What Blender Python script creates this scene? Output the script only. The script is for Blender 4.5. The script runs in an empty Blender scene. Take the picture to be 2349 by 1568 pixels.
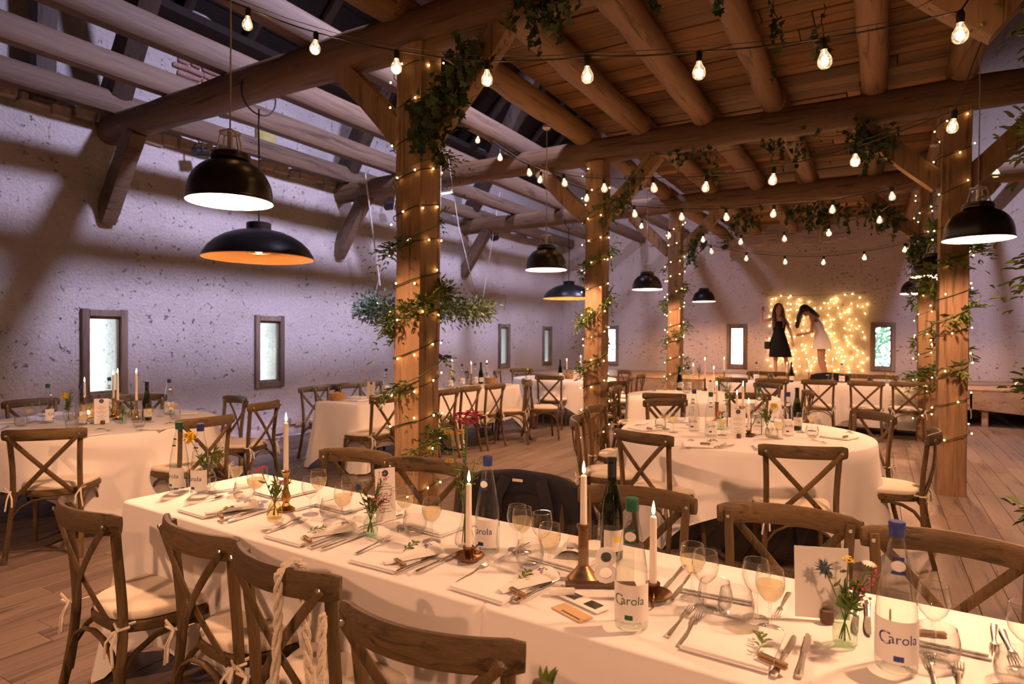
import bpy, math, random
from mathutils import Vector, Matrix, noise
random.seed(11)
SC = bpy.context.scene
COL = SC.collection
PI = math.pi
sin, cos, rad = math.sin, math.cos, math.radians
rnd = random.uniform

# ------------------------------------------------------------------ camera, sky, lamps, exposure
FPX, EYE = 1429.3, Vector((0, 0, 1.503))
_a, _e, _r = rad(30.38), rad(-0.457), rad(0.217)
FW = Vector((-sin(_a) * cos(_e), cos(_a) * cos(_e), sin(_e)))
_R0 = Vector((cos(_a), sin(_a), 0)); _U0 = _R0.cross(FW)
RT = _R0 * cos(_r) + _U0 * sin(_r); UP = _U0 * cos(_r) - _R0 * sin(_r)
cd = bpy.data.cameras.new('camera'); cam = bpy.data.objects.new('camera', cd); COL.objects.link(cam)
cd.sensor_width = 36; cd.lens = FPX / 2349 * 36; cd.clip_start = 0.05; cd.clip_end = 200
cam.matrix_world = Matrix([[RT[i], UP[i], -FW[i], EYE[i]] for i in range(3)] + [[0, 0, 0, 1]])
cd.dof.use_dof = True; cd.dof.focus_distance = 2.5; cd.dof.aperture_fstop = 4.0
SC.camera = cam
SC.view_settings.view_transform = 'Standard'; SC.view_settings.look = 'None'
SC.view_settings.gamma = 1.0; SC.view_settings.use_curve_mapping = False
SC.view_settings.exposure = 0.32
cy = SC.cycles
cy.max_bounces = 4; cy.diffuse_bounces = 3; cy.glossy_bounces = 2; cy.transmission_bounces = 3
cy.transparent_max_bounces = 16; cy.caustics_reflective = False; cy.caustics_refractive = False
cy.sample_clamp_indirect = 3.0; cy.use_denoising = True
cy.use_adaptive_sampling = True; cy.adaptive_threshold = 0.2
cy.blur_glossy = 0.5

def lamp(name, kind, loc, energy, color, size=0.1, target=None, spot=None, blend=0.5):
    d = bpy.data.lights.new(name, kind); o = bpy.data.objects.new(name, d); COL.objects.link(o)
    d.energy = energy; d.color = color; o.location = loc
    if kind == 'AREA': d.shape = 'DISK'; d.size = size; d.spread = rad(98)
    else: d.shadow_soft_size = size
    if spot: d.spot_size = rad(spot); d.spot_blend = blend
    if target: o.rotation_euler = (Vector(target) - Vector(loc)).to_track_quat('-Z', 'Y').to_euler()
    return o

w = bpy.data.worlds.new('daylight'); SC.world = w; w.use_nodes = True
w.node_tree.nodes['Background'].inputs[0].default_value = (0.84, 0.95, 1.0, 1)
w.node_tree.nodes['Background'].inputs[1].default_value = 11.0
VIOLET = (0.72, 0.65, 1.0)
lamp('attic_floodlight', 'AREA', (-1.0, 5.3, 7.2), 250, VIOLET, 0.7, (-7.6, 5.6, -0.3))
lamp('attic_floodlight', 'AREA', (-1.0, 10.8, 7.2), 125, VIOLET, 0.7, (-7.6, 11.5, -0.3))
lamp('attic_floodlight', 'AREA', (1.6, 9.5, 7.2), 120, VIOLET, 0.7, (4.5, 15.9, 0.4))
lamp('attic_floodlight', 'AREA', (-5.6, 8.0, 7.2), 55, VIOLET, 0.7, (-4.2, 15.9, 0.6))
WARM = (1.0, 0.50, 0.275)

# ------------------------------------------------------------------ a pixel of the photograph onto a known plane of the hall
def ON(u, v, z=None, x=None, y=None, d=None):
    q = FW + RT * ((u - 1174.5) / FPX) - UP * ((v - 784) / FPX)
    t = (z - EYE.z) / q.z if z is not None else x / q.x if x is not None else y / q.y if y is not None else d
    return EYE + q * t
def ONLINE(u, v, a, b):
    q = FW + RT * ((u - 1174.5) / FPX) - UP * ((v - 784) / FPX)
    n = Vector((-(b[1] - a[1]), b[0] - a[0]))
    t = (n.x * a[0] + n.y * a[1]) / (n.x * q.x + n.y * q.y)
    return EYE + q * t

# ------------------------------------------------------------------ materials
def new_mat(name):
    m = bpy.data.materials.new(name); m.use_nodes = True
    return m, m.node_tree.nodes, m.node_tree.links, m.node_tree.nodes['Principled BSDF']
def N(ns, t, **k):
    n = ns.new(t)
    for a, b in k.items():
        if a.startswith('i_'):
            key = a[2:]; n.inputs[int(key) if key.isdigit() else key.replace('_', ' ')].default_value = b
        else: setattr(n, a, b)
    return n
def mixc(ns, ls, fac, a, b, blend='MIX'):
    n = ns.new('ShaderNodeMix'); n.data_type = 'RGBA'; n.blend_type = blend
    for s, x in ((0, fac), (6, a), (7, b)):
        if hasattr(x, 'is_output'): ls.new(x, n.inputs[s])
        else: n.inputs[s].default_value = x if s == 0 else (*x, 1) if len(x) == 3 else x
    return n.outputs[2]
def mathn(ns, ls, op, a, b=0.0):
    n = ns.new('ShaderNodeMath'); n.operation = op
    for s, x in ((0, a), (1, b)):
        if hasattr(x, 'is_output'): ls.new(x, n.inputs[s])
        else: n.inputs[s].default_value = x
    return n.outputs[0]
def ramp(ns, ls, x, stops):
    n = ns.new('ShaderNodeValToRGB'); e = n.color_ramp.elements
    while len(e) < len(stops): e.new(0.5)
    for el, (p, c) in zip(e, stops): el.position = p; el.color = (*c, 1) if len(c) == 3 else c
    ls.new(x, n.inputs[0]); return n.outputs[0]
def plain(name, col, rough=0.5, metal=0.0, noise_s=0, noise_amt=0.15, bump=0.0, spec=0.5, emit=None, strength=0):
    m, ns, ls, b = new_mat(name)
    b.inputs['Base Color'].default_value = (*col, 1); b.inputs['Roughness'].default_value = rough
    b.inputs['Metallic'].default_value = metal; b.inputs['Specular IOR Level'].default_value = spec
    if noise_s:
        tc = N(ns, 'ShaderNodeTexCoord'); nz = N(ns, 'ShaderNodeTexNoise', i_Scale=noise_s, i_Detail=4.0)
        ls.new(tc.outputs['Object'], nz.inputs['Vector'])
        ls.new(mixc(ns, ls, nz.outputs[0], [c * (1 - noise_amt) for c in col], [min(1, c * (1 + noise_amt)) for c in col]), b.inputs['Base Color'])
        if bump:
            bp = N(ns, 'ShaderNodeBump', i_Strength=bump, i_Distance=0.01)
            ls.new(nz.outputs[0], bp.inputs['Height']); ls.new(bp.outputs[0], b.inputs['Normal'])
    if emit: b.inputs['Emission Color'].default_value = (*emit, 1); b.inputs['Emission Strength'].default_value = strength
    return m
def wood(name, dark, light, axis='z', scale=6.0, rough=0.6, bump=0.5, vary=0.35, stretch=14.0):
    m, ns, ls, b = new_mat(name)
    tc = N(ns, 'ShaderNodeTexCoord'); oi = N(ns, 'ShaderNodeObjectInfo')
    mp = N(ns, 'ShaderNodeMapping')
    s = {'x': (1 / stretch, 1, 1), 'y': (1, 1 / stretch, 1), 'z': (1, 1, 1 / stretch)}[axis]
    mp.inputs['Scale'].default_value = s
    ofs = N(ns, 'ShaderNodeVectorMath', operation='ADD')
    cmb = N(ns, 'ShaderNodeCombineXYZ'); k = mathn(ns, ls, 'MULTIPLY', oi.outputs['Random'], 37.0)
    for i in range(3): ls.new(k, cmb.inputs[i])
    ls.new(tc.outputs['Object'], ofs.inputs[0]); ls.new(cmb.outputs[0], ofs.inputs[1]); ls.new(ofs.outputs[0], mp.inputs['Vector'])
    n1 = N(ns, 'ShaderNodeTexNoise', i_Scale=scale * 9, i_Detail=7.0, i_Roughness=0.7, i_Distortion=0.3)
    n3 = N(ns, 'ShaderNodeTexNoise', i_Scale=scale * 3.2, i_Detail=5.0, i_Roughness=0.6, i_Distortion=0.8)
    ls.new(mp.outputs[0], n3.inputs['Vector'])
    n2 = N(ns, 'ShaderNodeTexNoise', i_Scale=scale * 0.6, i_Detail=2.0)
    ls.new(mp.outputs[0], n1.inputs['Vector']); ls.new(mp.outputs[0], n2.inputs['Vector'])
    g = ramp(ns, ls, n1.outputs[0], [(0.3, dark), (0.5, [(a + c) / 2 for a, c in zip(dark, light)]), (0.72, light)])
    c = mixc(ns, ls, 0.45, g, ramp(ns, ls, n2.outputs[0], [(0.35, [x * 0.75 for x in dark]), (0.65, light)]))
    c = mixc(ns, ls, ramp(ns, ls, n3.outputs[0], [(0.33, (0.8,) * 3), (0.45, (0, 0, 0))]), c, [x * 0.45 for x in dark])
    br = N(ns, 'ShaderNodeHueSaturation')
    geo = N(ns, 'ShaderNodeNewGeometry')
    rr = mathn(ns, ls, 'FRACT', mathn(ns, ls, 'ADD', oi.outputs['Random'], geo.outputs['Random Per Island']))
    v = mathn(ns, ls, 'ADD', mathn(ns, ls, 'MULTIPLY', rr, vary), 1.0 - vary / 2)
    ls.new(v, br.inputs['Value']); ls.new(c, br.inputs['Color']); ls.new(br.outputs[0], b.inputs['Base Color'])
    b.inputs['Roughness'].default_value = rough; b.inputs['Specular IOR Level'].default_value = 0.3
    bp = N(ns, 'ShaderNodeBump', i_Strength=bump, i_Distance=0.008)
    ls.new(n1.outputs[0], bp.inputs['Height']); ls.new(bp.outputs[0], b.inputs['Normal'])
    return m
def plaster(name, col=(0.74, 0.70, 0.68)):
    m, ns, ls, b = new_mat(name)
    tc = N(ns, 'ShaderNodeTexCoord')
    nz = N(ns, 'ShaderNodeTexNoise', i_Scale=2.2, i_Detail=3.0); ls.new(tc.outputs['Object'], nz.inputs['Vector'])
    wob = N(ns, 'ShaderNodeVectorMath', operation='MULTIPLY_ADD'); wob.inputs[1].default_value = (0.5,) * 3
    ls.new(nz.outputs['Color'], wob.inputs[0]); ls.new(tc.outputs['Object'], wob.inputs[2])
    fine = N(ns, 'ShaderNodeTexNoise', i_Scale=26.0, i_Detail=8.0, i_Roughness=0.7); ls.new(tc.outputs['Object'], fine.inputs['Vector'])
    big = N(ns, 'ShaderNodeTexNoise', i_Scale=1.1, i_Detail=4.0); ls.new(tc.outputs['Object'], big.inputs['Vector'])
    vo = N(ns, 'ShaderNodeTexVoronoi', feature='DISTANCE_TO_EDGE', i_Scale=4.2); ls.new(wob.outputs[0], vo.inputs['Vector'])
    crack = ramp(ns, ls, vo.outputs['Distance'], [(0.0, (1, 1, 1)), (0.022, (0, 0, 0))])
    msk = N(ns, 'ShaderNodeTexNoise', i_Scale=3.0, i_Detail=5.0, i_Roughness=0.7); ls.new(wob.outputs[0], msk.inputs['Vector'])
    mm = ramp(ns, ls, msk.outputs[0], [(0.62, (0, 0, 0)), (0.68, (1, 1, 1))])
    cr = mathn(ns, ls, 'MULTIPLY', crack, mm)
    sp = N(ns, 'ShaderNodeTexNoise', i_Scale=14.0, i_Detail=6.0, i_Roughness=0.7, i_Distortion=0.15); ls.new(tc.outputs['Object'], sp.inputs['Vector'])
    spots = ramp(ns, ls, sp.outputs[0], [(0.61, (0, 0, 0)), (0.66, (1, 1, 1))])
    sk = N(ns, 'ShaderNodeTexNoise', i_Scale=0.9, i_Detail=3.0); ls.new(tc.outputs['Object'], sk.inputs['Vector'])
    spots = mathn(ns, ls, 'MULTIPLY', spots, ramp(ns, ls, sk.outputs[0], [(0.40, (0.12,) * 3), (0.62, (1, 1, 1))]))
    dirt = mathn(ns, ls, 'MAXIMUM', cr, mathn(ns, ls, 'MULTIPLY', spots, 0.85))
    base = ramp(ns, ls, big.outputs[0], [(0.3, [c * 0.84 for c in col]), (0.7, col)])
    base = mixc(ns, ls, ramp(ns, ls, fine.outputs[0], [(0.3, (0.35,) * 3), (0.6, (0, 0, 0))]), base, [c * 0.62 for c in col])
    colr = mixc(ns, ls, dirt, base, (0.16, 0.10, 0.065))
    ls.new(colr, b.inputs['Base Color']); b.inputs['Roughness'].default_value = 0.95; b.inputs['Specular IOR Level'].default_value = 0.1
    h = mathn(ns, ls, 'SUBTRACT', mathn(ns, ls, 'ADD', mathn(ns, ls, 'MULTIPLY', fine.outputs[0], 0.5), big.outputs[0]), mathn(ns, ls, 'MULTIPLY', dirt, 0.9))
    bp = N(ns, 'ShaderNodeBump', i_Strength=1.0, i_Distance=0.06); ls.new(h, bp.inputs['Height']); ls.new(bp.outputs[0], b.inputs['Normal'])
    return m
def glass(name, tint=(0.97, 0.98, 0.97), edge=0.75, base=0.04):
    m = bpy.data.materials.new(name); m.use_nodes = True; ns, ls = m.node_tree.nodes, m.node_tree.links; ns.clear()
    out = N(ns, 'ShaderNodeOutputMaterial'); mx = N(ns, 'ShaderNodeMixShader')
    tr = N(ns, 'ShaderNodeBsdfTransparent'); tr.inputs[0].default_value = (*tint, 1)
    gl = N(ns, 'ShaderNodeBsdfGlossy'); gl.inputs['Roughness'].default_value = 0.03
    lw = N(ns, 'ShaderNodeLayerWeight', i_Blend=0.5)
    f = mathn(ns, ls, 'ADD', mathn(ns, ls, 'MULTIPLY', mathn(ns, ls, 'POWER', lw.outputs['Facing'], 2.6), edge), base)
    ls.new(f, mx.inputs[0]); ls.new(tr.outputs[0], mx.inputs[1]); ls.new(gl.outputs[0], mx.inputs[2]); ls.new(mx.outputs[0], out.inputs[0])
    return m
def liquid(name, tint, body, amt=0.4):
    m = bpy.data.materials.new(name); m.use_nodes = True; ns, ls = m.node_tree.nodes, m.node_tree.links; ns.clear()
    out = N(ns, 'ShaderNodeOutputMaterial'); mx = N(ns, 'ShaderNodeMixShader', i_0=amt)
    tr = N(ns, 'ShaderNodeBsdfTransparent'); tr.inputs[0].default_value = (*tint, 1)
    tl = N(ns, 'ShaderNodeBsdfTranslucent'); tl.inputs[0].default_value = (*body, 1)
    df = N(ns, 'ShaderNodeBsdfDiffuse'); df.inputs[0].default_value = (*body, 1)
    m2 = N(ns, 'ShaderNodeMixShader', i_0=0.5); ls.new(tl.outputs[0], m2.inputs[1]); ls.new(df.outputs[0], m2.inputs[2])
    ls.new(tr.outputs[0], mx.inputs[1]); ls.new(m2.outputs[0], mx.inputs[2]); ls.new(mx.outputs[0], out.inputs[0])
    return m
def glow(name, col, strength, sample=True):
    m = bpy.data.materials.new(name); m.use_nodes = True; ns, ls = m.node_tree.nodes, m.node_tree.links; ns.clear()
    out = N(ns, 'ShaderNodeOutputMaterial'); e = N(ns, 'ShaderNodeEmission'); e.inputs[0].default_value = (*col, 1); e.inputs[1].default_value = strength
    ls.new(e.outputs[0], out.inputs[0])
    m.cycles.emission_sampling = 'FRONT' if sample else 'NONE'
    return m
def bulbglass(name):
    m = bpy.data.materials.new(name); m.use_nodes = True; ns, ls = m.node_tree.nodes, m.node_tree.links; ns.clear()
    out = N(ns, 'ShaderNodeOutputMaterial'); mx = N(ns, 'ShaderNodeMixShader'); ad = N(ns, 'ShaderNodeAddShader')
    tr = N(ns, 'ShaderNodeBsdfTransparent'); tr.inputs[0].default_value = (1, 0.97, 0.9, 1)
    gl = N(ns, 'ShaderNodeBsdfGlossy'); gl.inputs['Roughness'].default_value = 0.08
    e = N(ns, 'ShaderNodeEmission'); e.inputs[0].default_value = (1, 0.72, 0.40, 1)
    tc = N(ns, 'ShaderNodeTexCoord'); nz = N(ns, 'ShaderNodeTexNoise', i_Scale=60.0, i_Detail=2.0); ls.new(tc.outputs['Object'], nz.inputs['Vector'])
    ls.new(ramp(ns, ls, nz.outputs[0], [(0.4, (0.16,) * 3), (0.7, (0.75,) * 3)]), e.inputs[1])
    lw = N(ns, 'ShaderNodeLayerWeight', i_Blend=0.5)
    f = mathn(ns, ls, 'ADD', mathn(ns, ls, 'MULTIPLY', mathn(ns, ls, 'POWER', lw.outputs['Facing'], 2.5), 0.7), 0.08)
    ls.new(f, mx.inputs[0]); ls.new(tr.outputs[0], mx.inputs[1]); ls.new(gl.outputs[0], mx.inputs[2])
    ls.new(mx.outputs[0], ad.inputs[0]); ls.new(e.outputs[0], ad.inputs[1]); ls.new(ad.outputs[0], out.inputs[0])
    m.cycles.emission_sampling = 'NONE'
    return m
def clothmat(name, col):
    m, ns, ls, b = new_mat(name)
    b.inputs['Base Color'].default_value = (*col, 1); b.inputs['Roughness'].default_value = 0.9; b.inputs['Specular IOR Level'].default_value = 0.15
    tc = N(ns, 'ShaderNodeTexCoord'); nz = N(ns, 'ShaderNodeTexNoise', i_Scale=2.6, i_Detail=3.0, i_Distortion=0.6)
    ls.new(tc.outputs['Object'], nz.inputs['Vector'])
    wv = N(ns, 'ShaderNodeTexNoise', i_Scale=180.0); ls.new(tc.outputs['Object'], wv.inputs['Vector'])
    bp = N(ns, 'ShaderNodeBump', i_Strength=0.35, i_Distance=0.03)
    ls.new(mathn(ns, ls, 'ADD', nz.outputs[0], mathn(ns, ls, 'MULTIPLY', wv.outputs[0], 0.02)), bp.inputs['Height']); ls.new(bp.outputs[0], b.inputs['Normal'])
    return m
def leafmat(name, a, b_):
    m, ns, ls, b = new_mat(name)
    geo = N(ns, 'ShaderNodeNewGeometry')
    ls.new(mixc(ns, ls, geo.outputs['Random Per Island'], a, b_), b.inputs['Base Color'])
    b.inputs['Roughness'].default_value = 0.45; b.inputs['Specular IOR Level'].default_value = 0.4
    return m
MT = dict(
    plaster=plaster('lime_plaster'), plaster_far=plaster('lime_plaster_far', (0.76, 0.66, 0.57)),
    post=wood('post_wood', (0.17, 0.098, 0.052), (0.39, 0.245, 0.130), 'z', 5),
    beam=wood('beam_wood', (0.11, 0.064, 0.035), (0.26, 0.155, 0.085), 'x', 5, vary=0.2),
    joist=wood('joist_wood', (0.15, 0.083, 0.042), (0.33, 0.195, 0.10), 'y', 5, vary=0.25),
    sawn=wood('sawn_wood', (0.10, 0.062, 0.040), (0.215, 0.145, 0.095), 'y', 4, vary=0.15),
    dark=wood('dark_wood', (0.035, 0.023, 0.017), (0.085, 0.056, 0.040), 'z', 4),
    plank=wood('plank_wood', (0.09, 0.042, 0.016), (0.33, 0.170, 0.066), 'x', 3.2, vary=0.95),
    floor=wood('floor_wood', (0.15, 0.105, 0.080), (0.255, 0.190, 0.150), 'y', 5, rough=0.5, bump=0.06, vary=0.16, stretch=18),
    chair=wood('chair_wood', (0.050, 0.031, 0.013), (0.178, 0.112, 0.046), 'z', 10, rough=0.5, vary=0.25, stretch=8),
    chair_x=wood('chair_rail_wood', (0.050, 0.031, 0.013), (0.178, 0.112, 0.046), 'x', 10, rough=0.5, vary=0.25, stretch=8),
    frame=wood('window_wood', (0.14, 0.10, 0.075), (0.32, 0.245, 0.19), 'z', 8),
    stage=wood('particle_board', (0.33, 0.20, 0.10), (0.55, 0.37, 0.20), 'x', 9, stretch=2.5),
    stump=wood('stump_wood', (0.09, 0.05, 0.03), (0.2, 0.12, 0.07), 'z', 20),
    clip=wood('clip_wood', (0.30, 0.18, 0.09), (0.48, 0.31, 0.16), 'x', 20),
    cushion=clothmat('cushion_cotton', (0.74, 0.66, 0.54)), cloth=clothmat('white_tablecloth', (0.82, 0.79, 0.77)),
    napkin=plain('napkin_linen', (0.84, 0.82, 0.81), 0.9, noise_s=30, noise_amt=0.03), paper=plain('white_paper', (0.82, 0.79, 0.75), 0.7),
    ink=plain('dark_ink', (0.07, 0.08, 0.11), 0.7), blueink=plain('blue_print', (0.02, 0.035, 0.19), 0.6), greenink=plain('green_print', (0.01, 0.11, 0.05), 0.6),
    rivet=plain('rivet_steel', (0.55, 0.52, 0.48), 0.35, 1.0), silver=plain('cutlery_steel', (0.80, 0.77, 0.73), 0.27, 1.0),
    brass=plain('aged_brass', (0.50, 0.31, 0.10), 0.28, 1.0, 40, 0.3), bronze=plain('dark_bronze', (0.28, 0.15, 0.07), 0.35, 1.0, 40, 0.3),
    black=plain('black_enamel', (0.010, 0.010, 0.011), 0.33), rubber=plain('black_rubber', (0.012, 0.012, 0.012), 0.6),
    white_in=plain('white_enamel', (0.9, 0.88, 0.82), 0.5), copper_in=plain('orange_enamel', (0.95, 0.46, 0.15), 0.6),
    grey=plain('grey_metal', (0.55, 0.53, 0.5), 0.4, 0.7), wax=plain('candle_wax', (0.88, 0.80, 0.70), 0.5, emit=(1, 0.6, 0.3), strength=0.0),
    glass=glass('clear_glass', (0.98, 0.985, 0.98), 1.0, 0.05), rimglass=glass('rim_glass', (0.95, 0.96, 0.95), 0.6, 0.4), bottle=glass('bottle_glass', (0.975, 0.985, 0.98), 0.95, 0.025), pane=glass('window_glass', (0.96, 0.99, 0.98), 0.5, 0.03),
    greenglass=glass('green_bottle_glass', (0.30, 0.36, 0.10), 0.6, 0.05), vase=glass('vase_glass', (0.84, 0.95, 0.85), 0.8, 0.06), amber=glass('amber_glass', (0.93, 0.86, 0.62), 0.8, 0.06),
    acrylic=glass('acrylic_sheet', (0.97, 0.96, 0.93), 0.5, 0.05),
    wine=liquid('white_wine', (1.0, 0.97, 0.85), (0.96, 0.87, 0.64), 0.20), juice=liquid('cloudy_drink', (1.0, 0.95, 0.80), (0.96, 0.87, 0.64), 0.45),
    water=liquid('water', (0.97, 0.985, 0.97), (0.8, 0.85, 0.8), 0.004),
    flame=glow('candle_flame', (1.0, 0.66, 0.28), 26.0), led=glow('fairy_led', (1.0, 0.56, 0.16), 26.0), core=glow('filament_led', (1.0, 0.64, 0.30), 40.0, False),
    tube=glow('tube_lamp', (0.9, 1.0, 0.95), 2.5), lampbulb=glow('lamp_bulb', (1.0, 0.74, 0.46), 30.0, False), heat=glow('heat_element', (1.0, 0.35, 0.08), 1.2, False), curtain_led=glow('curtain_led', (1.0, 0.56, 0.17), 75.0),
    bulb=bulbglass('bulb_glass'), wire=plain('dark_cable', (0.012, 0.014, 0.010), 0.6), greycord=plain('grey_cord', (0.30, 0.28, 0.25), 0.7), rope=plain('white_rope', (0.7, 0.66, 0.58), 0.9),
    leaf=leafmat('climber_leaf', (0.07, 0.13, 0.022), (0.18, 0.24, 0.045)), ivy=leafmat('ivy_leaf', (0.020, 0.050, 0.012), (0.055, 0.095, 0.022)),
    euca=leafmat('eucalyptus_leaf', (0.06, 0.11, 0.07), (0.13, 0.19, 0.11)), stem=plain('green_stem', (0.10, 0.15, 0.03), 0.6), vine=plain('brown_vine', (0.09, 0.06, 0.03), 0.8),
    yellow=plain('yellow_petal', (0.85, 0.62, 0.03), 0.7), pink=plain('pink_petal', (0.70, 0.08, 0.25), 0.7), magenta=plain('magenta_petal', (0.55, 0.01, 0.13), 0.7), lilac=plain('lilac_petal', (0.55, 0.32, 0.50), 0.7),
    whitef=plain('white_petal', (0.8, 0.78, 0.7), 0.7), thistle=plain('blue_thistle', (0.06, 0.09, 0.11), 0.7), orangef=plain('orange_petal', (0.85, 0.25, 0.08), 0.7), red=plain('red_berry', (0.25, 0.01, 0.02), 0.5),
    navy=plain('navy_wool', (0.012, 0.011, 0.018), 0.95, noise_s=120, noise_amt=0.3), satin=plain('blazer_lining', (0.010, 0.009, 0.012), 0.5),
    skin=plain('skin', (0.50, 0.27, 0.18), 0.55), hair=plain('dark_brown_hair', (0.075, 0.034, 0.016), 0.5, noise_s=60, noise_amt=0.5), hairb=plain('black_hair', (0.010, 0.007, 0.006), 0.45), bdress=plain('black_dress', (0.006, 0.006, 0.006), 0.85, spec=0.1), wdress=plain('white_dress', (0.78, 0.73, 0.70), 0.8),
    shoe=plain('black_shoe', (0.01, 0.01, 0.01), 0.4), eye=plain('dark_eye', (0.03, 0.015, 0.01), 0.3), lip=plain('lip', (0.40, 0.10, 0.09), 0.5),
    wicker=wood('wicker', (0.40, 0.24, 0.10), (0.62, 0.40, 0.19), 'x', 30, stretch=2), bread=plain('bread_crust', (0.55, 0.33, 0.13), 0.8, noise_s=20, noise_amt=0.3),
    macrame=plain('macrame_cotton', (0.70, 0.62, 0.50), 0.95, noise_s=150, noise_amt=0.25, bump=0.5), leather=plain('brown_leather', (0.07, 0.03, 0.018), 0.5), photo=plain('photo_black', (0.03, 0.028, 0.025), 0.3), sepia=plain('sepia_card', (0.60, 0.40, 0.20), 0.5),
    brick=plain('old_brick', (0.34, 0.20, 0.16), 0.95, noise_s=25, noise_amt=0.3, bump=0.5), stone=plain('rubble_stone', (0.46, 0.38, 0.34), 0.95, noise_s=18, noise_amt=0.35, bump=0.6),
    roofd=plain('roof_boards', (0.020, 0.013, 0.010), 0.95, noise_s=5, noise_amt=0.4), foam=plain('yellow_foam', (0.50, 0.45, 0.16), 0.95, noise_s=20, noise_amt=0.3), tree=leafmat('tree_leaf', (0.08, 0.20, 0.12), (0.20, 0.36, 0.25)), ground=plain('gravel_ground', (0.35, 0.35, 0.33), 0.95, noise_s=3),
)

# ------------------------------------------------------------------ mesh builder
class MB:
    def __init__(s): s.v = []; s.f = []
    def add(s, vs, fs):
        k = len(s.v); s.v += [tuple(p) for p in vs]; s.f += [tuple(i + k for i in f) for f in fs]; return s
    def box(s, c, d, b=0.0, M=None):
        hx, hy, hz = (q / 2 for q in d); vs = []; fs = []
        M = M or Matrix.Identity(3); c = Vector(c)
        if b <= 0:
            for z in (-hz, hz):
                for x, y in ((-hx, -hy), (hx, -hy), (hx, hy), (-hx, hy)): vs.append(c + M @ Vector((x, y, z)))
            fs = [(3, 2, 1, 0), (4, 5, 6, 7), (0, 1, 5, 4), (1, 2, 6, 5), (2, 3, 7, 6), (3, 0, 4, 7)]
        else:
            idx = {}
            for sx in (-1, 1):
                for sy in (-1, 1):
                    for sz in (-1, 1):
                        for ax in range(3):
                            p = [sx * hx, sy * hy, sz * hz]; q = [sx, sy, sz]
                            for o in range(3):
                                if o != ax: p[o] -= q[o] * b
                            idx[(sx, sy, sz, ax)] = len(vs); vs.append(c + M @ Vector(p))
            g = lambda *k: idx[k]
            for ax in range(3):
                o1, o2 = (ax + 1) % 3, (ax + 2) % 3
                for sg in (-1, 1):
                    r = []
                    for a, b2 in ((-1, -1), (1, -1), (1, 1), (-1, 1)):
                        q = [0, 0, 0]; q[ax] = sg; q[o1] = a; q[o2] = b2; r.append(g(*q, ax))
                    fs.append(tuple(r if sg > 0 else r[::-1]))
                for a in (-1, 1):
                    for b2 in (-1, 1):
                        q = [0, 0, 0]; q[o1] = a; q[o2] = b2; e = []
                        for sg, pl in ((-1, o1), (1, o1), (1, o2), (-1, o2)):
                            q[ax] = sg; e.append(g(*q, pl))
                        fs.append(tuple(e if a * b2 > 0 else e[::-1]))
            for sx in (-1, 1):
                for sy in (-1, 1):
                    for sz in (-1, 1):
                        t = (g(sx, sy, sz, 0), g(sx, sy, sz, 1), g(sx, sy, sz, 2)); fs.append(t if sx * sy * sz > 0 else t[::-1])
        return s.add(vs, fs)
    def sweep(s, pts, prof, up=(0, 0, 1), cap=True, scale=None, closed=False):
        pts = [Vector(p) for p in pts]; n = len(pts); m = len(prof); vs = []; fs = []
        up = Vector(up); prev = None
        for i, p in enumerate(pts):
            if closed: t = pts[(i + 1) % n] - pts[i - 1]
            else: t = pts[min(i + 1, n - 1)] - pts[max(i - 1, 0)]
            t.normalize()
            if prev is None:
                u = up if abs(up.normalized().dot(t)) < 0.97 else Vector((1, 0, 0)) if abs(t.x) < 0.9 else Vector((0, 1, 0))
            else: u = prev
            sd = t.cross(u).normalized(); u2 = sd.cross(t).normalized(); prev = u2
            k = scale[i] if scale else 1.0
            for a, b in prof: vs.append(p + sd * a * k + u2 * b * k)
        for i in range(n if closed else n - 1):
            for j in range(m):
                a, b = i * m + j, i * m + (j + 1) % m; c, d = ((i + 1) % n) * m + (j + 1) % m, ((i + 1) % n) * m + j
                fs.append((a, b, c, d))
        if cap and not closed: fs += [tuple(range(m))[::-1], tuple((n - 1) * m + j for j in range(m))]
        return s.add(vs, fs)
    def tube(s, pts, r, n=8, up=(0, 0, 1), cap=True, closed=False):
        rr = r if isinstance(r, (list, tuple)) else None
        k = 1.0 if rr else r
        return s.sweep(pts, [(k * cos(2 * PI * j / n), k * sin(2 * PI * j / n)) for j in range(n)], up, cap, rr, closed)
    def lathe(s, prof, n=20, o=(0, 0, 0), sx=1.0, sy=1.0):
        vs = []; fs = []; rings = []
        for r, z in prof:
            if r < 1e-6: rings.append([len(vs)]); vs.append((o[0], o[1], o[2] + z))
            else:
                rings.append(list(range(len(vs), len(vs) + n)))
                vs += [(o[0] + sx * r * cos(2 * PI * j / n), o[1] + sy * r * sin(2 * PI * j / n), o[2] + z) for j in range(n)]
        for A, B in zip(rings, rings[1:]):
            for j in range(n):
                k = (j + 1) % n
                if len(A) == 1 and len(B) == 1: continue
                if len(A) == 1: fs.append((A[0], B[k], B[j]))
                elif len(B) == 1: fs.append((A[j], A[k], B[0]))
                else: fs.append((A[j], A[k], B[k], B[j]))
        return s.add(vs, fs)
    def ball(s, c, r, n=8, m=5, sq=(1, 1, 1)):
        c = Vector(c); pr = [(r * sin(PI * i / m), -r * cos(PI * i / m)) for i in range(m + 1)]
        pr[0] = (0, -r); pr[-1] = (0, r); k = len(s.v); s.lathe(pr, n)
        for i in range(k, len(s.v)): s.v[i] = tuple(c[a] + s.v[i][a] * sq[a] for a in range(3))
        return s
    def xf(s, M, k=0):
        for i in range(k, len(s.v)): s.v[i] = tuple(M @ Vector(s.v[i]))
        return s
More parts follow.
